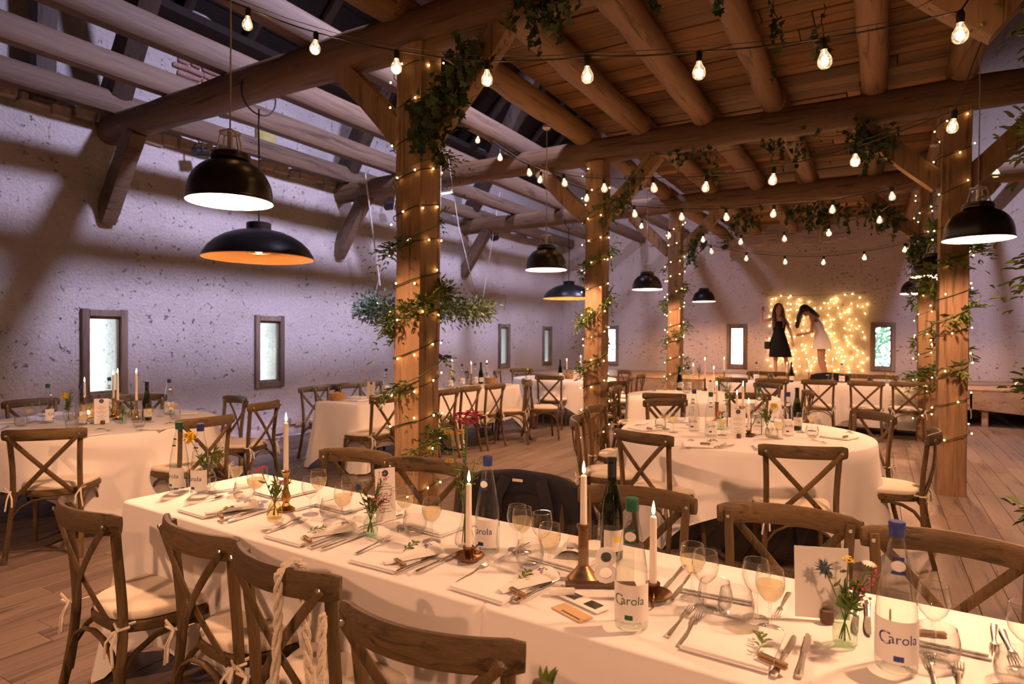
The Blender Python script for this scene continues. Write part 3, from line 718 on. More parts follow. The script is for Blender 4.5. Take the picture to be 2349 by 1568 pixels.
chair(-6.70, 3.68, facing((-6.7, 3.68), T3C), 'chair behind the left round table, partly hidden by candles and the green wine bottle', g)
chair(-7.02, 2.86, facing((-7.05, 2.85), T3C), 'chair against the left wall behind the left round table, at the left edge', g)
g = 'cross-back chairs along the wall-side long table'
chair(-6.10, 5.48, -4, 'chair at the near left corner of the wall-side long table, by the bread basket', g)
for i, (u, v) in enumerate(((792, 884), (845, 880), (900, 876), (1010, 868), (1055, 866))):
    m = ON(u, v, z=0.885); chair(-6.10, m.y, -2 + i, '%s chair on the wall side of the long left table, counting from its near end' % ordn[i + 1], g)
chair(-4.46, 5.02, 178, 'chair pulled out at the near right corner of the wall-side long table', g)
chair(-4.46, 5.56, 181, 'chair on the aisle side of the wall-side long table, hidden by the hewn post', g)
chair(-4.45, 6.12, 184, 'chair on the aisle side of the wall-side long table, just right of the hewn post', g)
chair(-4.48, 6.64, 182, 'middle chair of three in a row right of the hewn post at the wall-side table', g)
chair(-4.42, 7.14, 178, 'third chair of the row right of the hewn post at the wall-side table', g)
chair(-4.28, 7.78, 205, 'turned chair at the far end of the wall-side table with a brown bag', g)
g = 'cross-back chairs at the far left round table'
chair(-4.62, 9.08, facing((-4.62, 9.08), T5C), 'chair with its back to us in front of the far left round table', g)
m = ON(1186, 852, z=0.86); chair(m.x, m.y, 20, 'chair at the left of the far left round table, by the third window', g)
m = ON(1205, 871, z=0.87); chair(m.x, m.y, 40, 'chair between the wall-side table and the far left round table', g)
m = ON(1242, 847, z=0.88); chair(m.x, m.y, -40, 'chair behind the far left round table, against the left wall', g)
m = ON(1414, 849, z=0.88); chair(m.x, m.y, 230, 'chair at the far right behind the far left round table', g)
m = ON(1448, 861, z=0.88); chair(m.x, m.y, 200, 'chair with pale wood by the stage, right of the far left round table', g)
m = ON(1473, 856, z=0.88); chair(m.x, m.y, 185, 'edge-on chair by the stage next to the slim post', g)
m = ON(1395, 893, z=0.86); chair(m.x - .1, m.y + .3, 150, 'chair behind the middle post at the far left round table', g)
g = 'cross-back chairs in front of the head table'
for i, (x, y) in enumerate(((-1.98, 10.2), (-1.40, 10.28), (-0.75, 10.38), (-0.14, 10.5), (0.40, 10.62))):
    chair(x, y, 90 + rnd(-4, 4), '%s chair from the left along the front of the head table, back to us' % ordn[i], g)
g = 'cross-back chairs behind the head table'
for i, u in enumerate((1745, 1790, 1903, 1968, 2024)):
    m = ON(u, 864, y=12.35); chair(m.x, 12.35, -90 + rnd(-4, 4), '%s chair from the left behind the head table, only its top showing' % ordn[i], g)

# ------------------------------------------------------------------ tables and cloths
TZ = 0.75
def drape(outl, drop_fn, ripple, name_top_z=0.0, rings=9, ctr=(0, 0), flare=0.05):
    """outl: list of (x, y, nx, ny) edge points; cloth lies on z=0 and falls by drop_fn(i)"""
    n = len(outl); mb = MB()
    tops = ((0.0, 0), (0.5, 0), (0.93, 0), (0.985, 0))
    for k, _ in tops[1:]:
        for x, y, nx, ny in outl: mb.v.append((ctr[0] + (x - ctr[0]) * k, ctr[1] + (y - ctr[1]) * k, 0.0))
    R = [(0.004, 0.0), (0.010, -0.006)]
    for o, z in R:
        for x, y, nx, ny in outl: mb.v.append((x + nx * o, y + ny * o, z))
    for r in range(1, rings + 1):
        t = r / rings
        for i, (x, y, nx, ny) in enumerate(outl):
            d = drop_fn(i); o = 0.012 + t * flare + ripple(i) * t ** 1.3 * min(1.3, d / 0.4)
            z = -0.006 - d * t
            mb.v.append((x + nx * o, y + ny * o, max(z, -TZ + 0.006)))
    tot = len(mb.v) // n
    for r in range(tot - 1):
        for j in range(n): mb.f.append((r * n + j, (r + 1) * n + j, (r + 1) * n + (j + 1) % n, r * n + (j + 1) % n))
    mb.f.append(tuple(range(n)))
    return mb
def round_cloth(c, label, turn, s, seed, r=0.93):
    n = 144; O = []; D = []; rp = []
    for i in range(n):
        a = 2 * PI * i / n; O.append((r * cos(a), r * sin(a), cos(a), sin(a)))
        b = a - turn; d = s / max(abs(cos(b)), abs(sin(b))) - r; d = min(d, 0.80); D.append(max(0.22, d) + 0.012 * sin(9 * a + seed))
        rp.append(0.035 * sin(7 * a + seed + 1.3 * sin(2 * a + seed)) + 0.02 * sin(13 * a + 2 * seed) + 0.05 * max(0, d - 0.45) * sin(16 * a))
    mb = drape(O, lambda i: D[i], lambda i: rp[i])
    o = mb.build('tablecloth', 'cloth', None, sharp=None); o.location = (c[0], c[1], TZ + 0.004)
    return tag(o, label, 'tablecloth')
def rect_cloth(c, lx, ly, rz, label, drop, seed, corner=0.05, long_ends=(True, True)):
    O = []; rc = corner
    def seg(x0, y0, x1, y1, nx, ny):
        k = max(2, int(math.hypot(x1 - x0, y1 - y0) / 0.035))
        for i in range(k): t = i / k; O.append((x0 + (x1 - x0) * t, y0 + (y1 - y0) * t, nx, ny))
    def cor(cx_, cy_, a0):
        for i in range(7): a = a0 + PI / 2 * i / 7; O.append((cx_ + rc * cos(a), cy_ + rc * sin(a), cos(a), sin(a)))
    hx, hy = lx / 2, ly / 2
    seg(-hx + rc, -hy, hx - rc, -hy, 0, -1); cor(hx - rc, -hy + rc, -PI / 2); seg(hx, -hy + rc, hx, hy - rc, 1, 0); cor(hx - rc, hy - rc, 0)
    seg(hx - rc, hy, -hx + rc, hy, 0, 1); cor(-hx + rc, hy - rc, PI / 2); seg(-hx, hy - rc, -hx, -hy + rc, -1, 0); cor(-hx + rc, -hy + rc, PI)
    n = len(O)
    def near_corner(i):
        x, y = O[i][:2]; d = math.hypot(hx - abs(x), hy - abs(y)); return max(0, 1 - d / 0.22)
    D = []; rp = []; s = 0
    for i in range(n):
        s += math.hypot(O[i][0] - O[i - 1][0], O[i][1] - O[i - 1][1]); k = near_corner(i)
        D.append(min(TZ - 0.02, drop + 0.28 * k)); rp.append(0.034 * noise.noise((s * 2.6, seed, 0)) + 0.014 * sin(s * 15 + seed) + 0.10 * k + 0.03 * k * sin(s * 40))
    mb = drape(O, lambda i: D[i], lambda i: rp[i], flare=0.012)
    o = mb.build('tablecloth', 'cloth', None, sharp=None); o.location = (c[0], c[1], TZ + 0.004); o.rotation_euler = (0, 0, rz)
    return tag(o, label, 'tablecloth')
def round_table(c, label):
    t = thing('round_table', label, 'table', (c[0], c[1], 0))
    MB().lathe([(0, 0.72), (0.90, 0.72), (0.915, 0.73), (0.915, 0.742), (0.905, 0.75), (0, 0.75)], 48).build('table_top', 'sawn', t)
    for k in range(4):
        a = PI / 4 + k * PI / 2
        MB().tube([(0.55 * cos(a), 0.55 * sin(a), 0.72), (0.58 * cos(a), 0.58 * sin(a), 0.4), (0.66 * cos(a), 0.66 * sin(a), 0.0)], 0.016, 8).build('leg', 'black', t)
def long_table(c, lx, ly, rz, label):
    t = thing('folding_table', label, 'table', (c[0], c[1], 0), rz)
    MB().box((0, 0, 0.735), (lx, ly, 0.03), 0.004).build('table_top', 'sawn', t)
    for sx in (-1, 1):
        for sy in (-1, 1):
            MB().tube([(sx * (lx / 2 - 0.25), sy * (ly / 2 - 0.14), 0.72), (sx * (lx / 2 - 0.22), sy * (ly / 2 - 0.14), 0)], 0.014, 8, (0, 1, 0)).build('leg', 'black', t)
TILT = math.atan2(-0.045, 1)
for i, (cx_, L_, lab) in enumerate(((-1.935, 2.0, 'left half'), (0.065, 2.0, 'right half'), (2.065, 2.0, 'unseen third length'))):
    cyy = 1.80 - 0.045 * (cx_ + 1.0)
    long_table((cx_, cyy), L_ - 0.03, 0.66, TILT, 'folding table under the white cloth, %s of the long front table' % lab)
    rect_cloth((cx_, cyy), L_ - 0.012, 0.69, TILT, 'white tablecloth on the %s of the long front table' % lab, 0.56, i * 3.7, 0.03)
for i, cyy in enumerate((5.90, 7.70)):
    long_table((-5.22, cyy), 0.62, 1.77, 0, 'folding table in the %s half of the wall-side long table' % ('near', 'far')[i])
    rect_cloth((-5.22, cyy), 0.66, 1.79, 0, ('white tablecloth with trailing corners on the near half of the wall-side long table', 'white tablecloth on the far half of the wall-side long table')[i], 0.50, i + 9.0)
for i, cx_ in enumerate((-1.75, 0.0)):
    long_table((cx_, 11.55 + (cx_ + .6) * .17), 1.7, 0.70, 0.16, 'folding table, %s half of the head table' % ('left', 'right')[i])
    rect_cloth((cx_, 11.55 + (cx_ + .6) * .17), 1.76, 0.74, 0.16, 'white tablecloth hanging to the floor, %s half of the head table' % ('left', 'right')[i], 0.64, i + 20.0)
round_table(T2C, 'round table under the big white cloth right of centre'); round_cloth(T2C, 'white cloth on the right-hand round table, one corner hanging to the floor', rad(17), 1.30, 2.2)
round_table(T3C, 'round table under the white cloth at the left wall'); round_cloth(T3C, 'white cloth on the left round table, wavy hem and hanging points', rad(30), 1.30, 0.7)
round_table(T5C, 'round table under a white cloth at the far left corner'); round_cloth(T5C, 'white cloth on the far left round table', rad(10), 1.30, 4.1)
round_table(T6C, 'second round table on the right, behind the first'); round_cloth(T6C, 'white cloth on the second round table on the right', rad(40), 1.30, 5.5)

# ------------------------------------------------------------------ lamps
def make_dome():
    t = thing('pendant_lamp'); R = 0.235
    prof = []
    for i in range(11):
        a = rad(4 + i * 7.3); prof.append((R * cos(a) ** 0.8, 0.035 + 0.215 * sin(a)))
    out = [(R + 0.006, 0.0), (R + 0.006, 0.012), (R, 0.02)] + prof + [(0.098, 0.243)]
    MB().lathe(out, 40).build('lamp_shade', 'black', t)
    MB().lathe([(r - 0.006, z) for r, z in out[3:]][::-1] + [(R - 0.006, 0.02), (R + 0.002, 0.001)], 40).build('reflector', 'white_in', t)
    MB().lathe([(0.098, 0.238), (0.112, 0.245), (0.112, 0.262), (0.104, 0.268), (0.104, 0.282), (0.09, 0.290), (0.0, 0.290)], 32).build('neck_ring', 'black', t)
    MB().lathe([(0.0, 0.236), (0.096, 0.238)], 24).build('inner_cap', 'white_in', t)
    cage = MB()
    for k in range(4):
        a = k * PI / 2 + 0.5; cage.tube([(0.085 * cos(a), 0.085 * sin(a), 0.285), (0.055 * cos(a), 0.055 * sin(a), 0.405)], 0.005, 6)
    cage.tube([(0.055 * cos(2 * PI * k / 20), 0.055 * sin(2 * PI * k / 20), 0.405) for k in range(20)], 0.006, 6, closed=True)
    cage.tube([(-0.055, 0, 0.405), (0.055, 0, 0.405)], 0.005, 6); cage.tube([(0, -0.055, 0.405), (0, 0.055, 0.405)], 0.005, 6)
    cage.build('wire_cage', 'grey', t)
    MB().tube([(0, 0, 0.28), (0, 0, 0.43)], 0.016, 10, (0, 1, 0)).build('stem', 'grey', t)
    MB().tube([(0, 0, 0.42), (0.004, 0, 1.0), (0, 0, 1.66)], 0.0045, 6, (0, 1, 0)).build('cord', 'greycord', t)
    MB().lathe([(0, 1.63), (0.03, 1.63), (0.05, 1.65), (0.05, 1.67), (0, 1.67)], 20).build('ceiling_rose', 'grey', t)
    MB().ball((0, 0, 0.15), 0.055, 14, 8).build('light_bulb', 'lampbulb', t)
    return t
def dome(x, y, z, lab):
    place('dome', make_dome, lab, 'lamp', (x, y, z), rnd(0, 1.5), 'black dome pendant lamps')
    lamp('pendant_light', 'POINT', (x, y, z + 0.10), 275, WARM, 0.06)
    MB
DZ = 2.285
for p, lab in (((-3.28, 2.32), 'large black dome lamp glowing white, hanging upper left in front of the log beam'),
    ((-3.34, 6.48), 'black dome lamp hanging left of the middle post'), ((-3.25, 9.9), 'black dome lamp between the middle post and the slim post'), ((-3.25, 13.75), 'smallest black dome lamp, before the far wall'),
    ((0.68, 6.11), 'large black dome lamp at the right edge, before the thick post'), ((0.60, 9.47), 'black dome lamp half behind the thick right post'), ((0.58, 12.97), 'black dome lamp farthest on the right, hidden by the right posts'),
    ((-3.3, -1.2), 'black dome lamp behind the camera on the left'), ((0.7, 2.45), 'black dome lamp beyond the right edge, above the front table'), ((0.7, -1.0), 'black dome lamp behind the camera on the right')):
    dome(p[0], p[1], DZ, lab)
def make_heater():
    t = thing('wide_heater_lamp'); R = 0.5
    prof = [(R, 0.0), (R * 0.98, 0.03), (R * 0.90, 0.095), (R * 0.78, 0.155), (R * 0.62, 0.205), (R * 0.45, 0.240), (R * 0.28, 0.260), (0.11, 0.268)]
    MB().lathe(prof, 48).build('lamp_shade', 'black', t)
    MB().lathe([(r - 0.004, z - 0.005) for r, z in prof][::-1] + [(R, 0.0)], 48).build('reflector', 'copper_in', t)
    MB().lathe([(0.11, 0.262), (0.11, 0.325), (0.10, 0.333), (0, 0.333)], 32).build('cap', 'black', t)
    MB().lathe([(0, 0.255), (0.12, 0.26)], 24).build('inner_cap', 'copper_in', t)
    c = MB()
    for k in range(4):
        c.tube([(0.09 * cos(2 * PI * j / 20), 0.09 * sin(2 * PI * j / 20), 0.05 + k * 0.028) for j in range(20)], 0.004, 5, closed=True)
    for j in range(8): c.tube([(0.09 * cos(j * PI / 4), 0.09 * sin(j * PI / 4), 0.045), (0.09 * cos(j * PI / 4), 0.09 * sin(j * PI / 4), 0.26)], 0.003, 5, (0, 1, 0))
    c.build('guard', 'bronze', t)
    MB().lathe([(0, 0.05), (0.055, 0.05), (0.06, 0.1), (0.06, 0.25)], 20).build('heating_unit', 'black', t)
    MB().tube([(0, 0, 0.33), (0.006, 0, 0.8), (-0.004, 0, 1.2), (0, 0, 1.40)], 0.007, 6, (0, 1, 0)).build('cord', 'wire', t)
    MB().tube([(0.0, 0.19 * cos(a), 1.53 + 0.185 * sin(a)) for a in [-PI / 2 + 2 * PI * k / 20 for k in range(20)]], 0.008, 6, (1, 0, 0), closed=True).build('cord_loop', 'wire', t)
    return t
for (x, y), lab in (((-5.03, 3.86), 'wide black heater lamp with orange inside, left of the hewn post'), ((-5.2, 11.05), 'wide black heater lamp with orange inside, half behind the middle post'), ((2.75, 7.5), 'wide heater lamp just cut by the right edge')):
    place('heater', make_heater, lab, 'lamp', (x, y, 2.235 if y < 5 else 2.26), 0, 'wide heater lamps')
    lamp('heater_light', 'POINT', (x, y, 2.30), 24.0, (1.0, 0.6, 0.3), 0.05)
    lamp
def make_par(rod):
    t = thing('stage_spotlight')
    MB().tube([(0, 0, 0.05), rod], 0.008, 6, (0, 1, 0)).build('hanging_rod', 'black', t)
    MB().tube([(0, -0.06, -0.12), (0, 0.10, -0.08)], 0.062, 16).build('can', 'black', t)
    MB().tube([(-0.085, 0, -0.11), (-0.085, 0, 0.0), (0.085, 0, 0.0), (0.085, 0, -0.11)], 0.008, 6, (0, 1, 0)).build('bracket', 'black', t)
    MB().tube([(0, 0, -0.005), (0, 0, 0.07)], 0.012, 8, (0, 1, 0)).build('clamp', 'black', t)
    return t
for u, v, x, lab in ((465, 345, -7.30, 'small black spotlight under the timber behind the big dome lamp'), (900, 472, -7.30, 'small black spotlight on the left wall left of the hewn post'), (1141, 545, -7.30, 'small black spotlight on the left wall right of the hewn post')):
    p = ON(u, v, x=x); place('par%d' % u, lambda: make_par((0, -.01, 3.99 - p.z - .1)), lab, 'spotlight', (p.x - .08, p.y, p.z + 0.10), 0, 'small black stage spotlights')
p = ON(1662, 566, y=15.5); place('par0', lambda: make_par((0, .46, .12)), 'small black spotlight high on the far wall', 'spotlight', (p.x, p.y, p.z + 0.1), 0, 'small black stage spotlights')
p = ON(1025, 442, y=7.2)
t = thing('tube_light', 'short white tube light hanging under the second tie beam, right of the hewn post', 'lamp', p)
MB().box((0, 0, 0.02), (0.20, 0.05, 0.03), 0.006).build('housing', 'grey', t); MB().tube([(-0.09, 0, 0), (0.09, 0, 0)], 0.016, 8).build('tube', 'tube', t)
MB().tube([(0, 0, 0.03), (-0.02, 0.04, 0.14), (-0.02, 0.1, 0.26)], 0.005, 5).build('cable', 'wire', t)

# ------------------------------------------------------------------ string lights
def make_bulb_parts():
    s = MB().tube([(0, 0, 0.004), (0, 0, -0.012), (0, 0, -0.05)], [0.011, 0.017, 0.0155], 10, (0, 1, 0))
    g = MB().lathe([(0.0135, -0.047), (0.0145, -0.058), (0.021, -0.072), (0.0295, -0.088), (0.0325, -0.104), (0.0295, -0.121), (0.018, -0.133), (0, -0.137)], 16)
    c = MB()
    for k in range(5): c.ball((0.013 * cos(k * 1.26), 0.013 * sin(k * 1.26), -0.098 + 0.006 * (k % 2)), 0.0052, 5, 3)
    c.tube([(0, 0, -0.05), (0, 0, -0.085)], 0.003, 5, (0, 1, 0))
    return s, g, c
FB = {}
def festoon(uv, a, b, start, end, label):
    root = thing('string_lights', label, 'string lights', start, 0, 'festoon bulb strings')
    S0 = Vector(start); pts = [Vector((0, 0, 0))]
    for u, v in uv:
        p = ONLINE(u, v, a, b) + Vector((0, 0, 0.098)) - S0; pts.append(p)
        rot = (rnd(-.13, .13), rnd(-.13, .13), rnd(0, 6))
        for nm, mi, mat in (('socket', 0, 'rubber'), ('bulb', 1, 'bulb')):
            if nm not in FB: FB[nm] = make_bulb_parts()[mi].build(nm, mat, root); o = FB[nm]
            else: o = FB[nm].copy(); COL.objects.link(o); o.parent = root
            o.location = p; o.rotation_euler = rot
        if 'filament' not in FB: FB['filament'] = f = make_bulb_parts()[2].build('filament', 'core', o)
        else: f = FB['filament'].copy(); COL.objects.link(f); f.parent = o
        lamp('bulb_light', 'POINT', S0 + p + Vector((0, 0, -0.10)), 1.25, (1.0, 0.50, 0.20), 0.02)
    pts.append(Vector(end) - S0)
    cable = []
    for i in range(len(pts) - 1):
        for k in range(4):
            t = k / 4; q = pts[i].lerp(pts[i + 1], t); q.z -= 0.05 * t * (1 - t) * (pts[i + 1] - pts[i]).length; cable.append(q)
    cable.append(pts[-1]); MB().tube(cable, 0.0045, 5).build('cable', 'wire', root)
    sup = [q + Vector((0, 0.03, 0.035)) for q in cable[::3]]; MB().tube(sup, 0.0018, 4).build('support_wire', 'wire', root)
festoon([(570, 55), (725, 112), (910, 156), (1117, 182), (1346, 174), (1603, 165), (1887, 138), (2203, 78)], (-3.45, 2.56), (.3, 3.31), (-4.25, 2.5, 4.02), (0.62, 3.62, 3.55), 'string of clear glowing bulbs nearest us, across the top of the picture')
festoon([(1097, 322), (1147, 362), (1212, 397), (1292, 420), (1385, 432), (1497, 432), (1622, 430), (1776, 413), (1962, 370), (2190, 290)], (-4.56, 6.78), (.4, 4.65), (-4.3, 7.0, 4.0), (0.66, 4.1, 3.7), 'string of clear bulbs crossing from the squared timber to the upper right, second from front')
festoon([(1241, 413), (1347, 455), (1454, 491), (1563, 498), (1665, 499), (1776, 491), (1910, 481), (2045, 451), (2181, 410), (2287, 398)], (-3.5, 6.7), (.6, 7.5), (-4.2, 6.6, 3.98), (1.6, 7.7, 3.6), 'string of clear bulbs hanging in the middle, ending at the thick right post')
festoon([(1472, 519), (1535, 540), (1612, 550), (1700, 555), (1798, 548), (1901, 535), (2018, 505)], (-3.35, 9.85), (.02, 8.59), (-3.4, 10.2, 3.6), (0.6, 7.55, 3.3), 'string of small clear bulbs below the third beam, ending at the right posts')
festoon([(1630, 577), (1712, 593), (1800, 601), (1890, 602), (1982, 591), (2076, 573)], (-2.3, 10.15), (.34, 10.9), (-3.05, 10.75, 3.1), (0.6, 10.9, 3.1), 'farthest string of small bulbs, sagging before the far wall')

# ------------------------------------------------------------------ fairy lights and climbers on the posts
FL_B = []
def post_radius(a, w):
    c, s_ = cos(a), sin(a); return w / 2 * (abs(c) ** 6 + abs(s_) ** 6) ** (-1 / 6)
def fairy(x, y, w, z0, z1, pitch, label, seed, step=0.155):
    root = thing('fairy_lights', label, 'fairy lights', (x, y, 0), 0, 'fairy lights wound round the posts')
    pts = []; n = int((z1 - z0) / pitch * 20)
    for i in range(n + 1):
        a = seed + 2 * PI * i / 20; z = z0 + (z1 - z0) * i / n + 0.03 * noise.noise((i * 0.13, seed, 0))
        r = post_radius(a, w) + 0.012; pts.append(Vector((r * cos(a), r * sin(a), z)))
    MB().tube(pts, 0.0042, 5).build('wire', 'wire', root)
    acc = 0.05
    for i in range(1, len(pts)):
        acc += (pts[i] - pts[i - 1]).length
        if acc > step:
            acc = rnd(-0.03, 0.03); o_ = Vector((pts[i].x, pts[i].y, 0)).normalized()
            q = pts[i] + o_ * rnd(0.008, 0.03) + Vector((0, 0, rnd(-.04, .03)))
            if not FL_B: o = MB().ball((0, 0, 0), 0.0078, 5, 3).build('bulb', 'led', root); FL_B.append(o)
            else: o = FL_B[0].copy(); COL.objects.link(o); o.parent = root
            o.location = q
PW = lambda k: 0.285 - 0.012 * k
fairy(-3.09, 3.8, PW(1), 0.10, 3.75, 0.27, 'warm fairy lights spiralling round the large post behind the front table', 0.3)
fairy(-3.09, 7.38, PW(2), 0.15, 3.6, 0.30, 'warm fairy lights wound densely round the middle post', 1.3, 0.125)
fairy(-3.09, 10.96, PW(3), 0.2, 3.5, 0.28, 'warm fairy lights wound round the slim far post', 2.3, 0.12)
fairy(0.62, 7.38, PW(2), 0.35, 3.7, 0.34, 'warm fairy lights on black wire round the thick right post', 0.9, 0.17)
fairy(0.62, 10.96, PW(3), 0.3, 3.6, 0.29, 'warm fairy lights round the post at the end of the head table', 1.9, 0.13)
fairy(0.86, 3.8, PW(1), 0.4, 3.6, 0.5, 'fairy lights on the post just past the right edge', 2.9, 0.3)

def add_leaf(mb, p, d, nrm, L, W):
    d = d.normalized(); s_ = d.cross(nrm)
    s_ = s_.normalized() if s_.length > 1e-4 else Vector((1, 0, 0)); u = s_.cross(d).normalized()
    f = -u * (0.18 * W)
    mb.add([p, p + d * L * .35 + s_ * W / 2 - f, p + d * L * .72 + s_ * W * .32 - f, p + d * L - u * L * .1, p + d * L * .72 - s_ * W * .32 - f, p + d * L * .35 - s_ * W / 2 - f], [(0, 1, 2, 3), (0, 3, 4, 5)])
IV = [(0, 0), (0.28, -0.10), (0.46, 0.10), (0.30, 0.30), (0.34, 0.62), (0.14, 0.60), (0, 1.0), (-0.14, 0.60), (-0.34, 0.62), (-0.30, 0.30), (-0.46, 0.10), (-0.28, -0.10)]
def add_ivy(mb, p, d, nrm, L):
    d = d.normalized(); s_ = d.cross(nrm); s_ = s_.normalized() if s_.length > 1e-4 else Vector((1, 0, 0))
    u = s_.cross(d); mb.add([p + d * b * L + s_ * a * L + u * (0.1 * L * abs(a)) for a, b in IV], [(0, 1, 2, 3), (0, 3, 5, 6), (3, 4, 5), (0, 6, 7, 9), (7, 8, 9), (0, 9, 10, 11)])
RV = lambda k=1.0: Vector((rnd(-k, k), rnd(-k, k), rnd(-k, k)))
def jasmine(x, y, w, z0, z1, pitch, label, seed, dens=1.0, gaps=0.1, L=0.052):
    root = thing('jasmine_garland', label, 'climbing plant', (x, y, 0), 0, 'leafy garlands round the posts')
    mb = MB(); pts = []; n = int((z1 - z0) / pitch * 24)
    for i in range(n + 1):
        a = seed + 2 * PI * i / 24; r = post_radius(a, w) + 0.03 + 0.015 * noise.noise((i * .2, seed, 4))
        pts.append(Vector((r * cos(a), r * sin(a), z0 + (z1 - z0) * i / n)))
    MB().tube(pts, 0.005, 5).build('vine', 'stem', root)
    for i, p in enumerate(pts[:-1]):
        q = noise.noise((i * 0.11, seed * 3, 1)) + gaps
        if q < 0: continue
        out = Vector((p.x, p.y, 0)).normalized()
        for k in range(int((1.6 + 7.0 * q) * dens + random.random())):
            d = (out * rnd(0.2, 1) + RV(0.8) + Vector((0, 0, rnd(-.5, .4)))).normalized(); ln = rnd(0.05, 0.15 + 0.14 * (random.random() < 0.15))
            tw = [p + d * ln * t / 4 + Vector((0, 0, -0.25 * (ln * t / 4) ** 2 / 0.1)) for t in range(5)]
            for t in range(1, 5):
                for s_ in (-1, 1):
                    if random.random() < 0.9:
                        sd = d.cross(Vector((0, 0, 1))); add_leaf(mb, tw[t], d * 0.8 + sd * s_ * 0.9 + RV(.35), Vector((0, 0, 1)) + RV(.5), L * rnd(.65, 1.2), L * .36)
    o = mb.build('leaves', 'leaf', root, sharp=None); o['kind'] = 'stuff'
jasmine(-3.09, 3.8, PW(1), 0.62, 3.15, 0.53, 'green jasmine garland winding up the large post behind the front table', 4.9, 1.35)
jasmine(-3.09, 7.38, PW(2), 0.5, 3.2, 0.62, 'green jasmine garland winding up the middle post', 4.0, 1.1)
jasmine(-3.09, 10.96, PW(3), 0.7, 3.3, 0.66, 'green jasmine garland winding up the slim far post', 3.0, 1.1)
jasmine(0.62, 7.38, PW(2), 0.75, 2.6, 0.52, 'green jasmine garland with trailing shoots round the thick right post', 5.6, 1.1, 0.05, 0.075)
jasmine(0.62, 10.96, PW(3), 0.5, 3.5, 0.6, 'green jasmine garland on the post at the end of the head table', 5.2, 1.4, 0.2)
jasmine(0.86, 3.8, PW(1), 0.7, 3.6, 0.62, 'dark green leaves trailing in at the right edge', 3.4, 1.2, 0.1, 0.07)

def ivy(paths, label, loc, dens=1.0, L=0.062):
    root = thing('ivy_garland', label, 'ivy', loc, 0, 'ivy garlands on the beams'); mb = MB(); vb = MB(); O = Vector(loc)
    for pts, spread, droop, cnt in paths:
        P = [Vector(p) - O for p in pts]; Q = []
        for i in range(len(P) - 1):
            for k in range(8): Q.append(P[i].lerp(P[i + 1], k / 8) + RV(0.02))
        Q.append(P[-1]); vb.tube(Q, 0.005, 5)
        for k in range(int(cnt * dens)):
            i = random.randrange(len(Q)); p = Q[i]
            if noise.noise((p.x * 2.2, p.y * 2.2, p.z * 2.2 + 5)) < -0.12: continue
            p = p + RV(spread)
            if random.random() < droop:
                ln = rnd(0.1, 0.32); m = int(ln / 0.035); prev = p; st_ = [p]
                for t in range(m):
                    p2 = prev + Vector((rnd(-.012, .012), rnd(-.012, .012), -0.035)); add_ivy(mb, p2, RV(.7) + Vector((0, 0, -.6)), RV() + Vector((0, -.6, .3)), L * rnd(.6, 1.1)); prev = p2; st_.append(p2)
                vb.tube(st_, 0.002, 4)
            else: add_ivy(mb, p, RV(.8) + Vector((0, 0, -.5)), RV() + Vector((0, -.6, .2)), L * rnd(.7, 1.25))
    vb.build('vine', 'vine', root); o = mb.build('leaves', 'ivy', root, sharp=None); o['kind'] = 'stuff'
Y1, Y2, Y3 = FRAMEY[1:]
ivy([([(-2.92, Y1 - .15, 3.08), (-2.6, Y1 - .16, 3.4), (-2.34, Y1 - .16, 3.66)], 0.11, 0.25, 300), ([(-2.34, Y1 - .16, 3.66), (-1.8, Y1 - .18, 3.80), (-1.2, Y1 - .17, 3.72), (-.5, Y1 - .18, 3.78), (.4, Y1 - .17, 3.7)], 0.08, 0.22, 300), ([(-2.9, Y1 + .15, 3.15), (-2.85, Y1 + .16, 3.5)], 0.08, 0.1, 60)], 'dark ivy climbing the brace and log beam above the large post', (-2.92, Y1 - .15, 3.08), 1.0, 0.075)
ivy([([(-2.9, Y2 - .16, 2.95), (-2.35, Y2 - .15, 3.66), (-1.6, Y2 - .16, 3.58), (-.6, Y2 - .17, 3.6), (.1, Y2 - .16, 3.55)], 0.07, 0.25, 260)], 'thin ivy trailing under the second beam from the middle post', (-2.9, Y2 - .16, 2.95), 1.0)
ivy([([(-.15, Y2 - .16, 3.72), (-.05, Y2 - .17, 3.4)], 0.07, 0.3, 50)], 'small ivy clump at the head of the brace on the thick right post', (-.15, Y2 - .16, 3.72))
ivy([([(-2.95, Y3 - .16, 2.7), (-2.6, Y3 - .15, 3.3), (-1.7, Y3 - .16, 3.55), (-.8, Y3 - .17, 3.52), (.1, Y3 - .16, 3.45)], 0.12, 0.3, 420), ([(.1, Y3 - .16, 3.4), (.45, Y3 - .17, 3.0), (.55, Y3 - .18, 2.6)], 0.12, 0.35, 200)], 'ivy festooned along the third beam between the far posts', (-2.95, Y3 - .16, 2.7), 1.0, 0.07)
for u, v, nm in ((1778, 6, 'left'), (1888, 10, 'right')):
    p = ON(u, v, z=4.15); ivy([([p, p + Vector((0, 0, -0.28))], 0.05, 0.5, 9)], 'small ivy sprig dangling from the plank ceiling near the top, %s one' % nm, p)
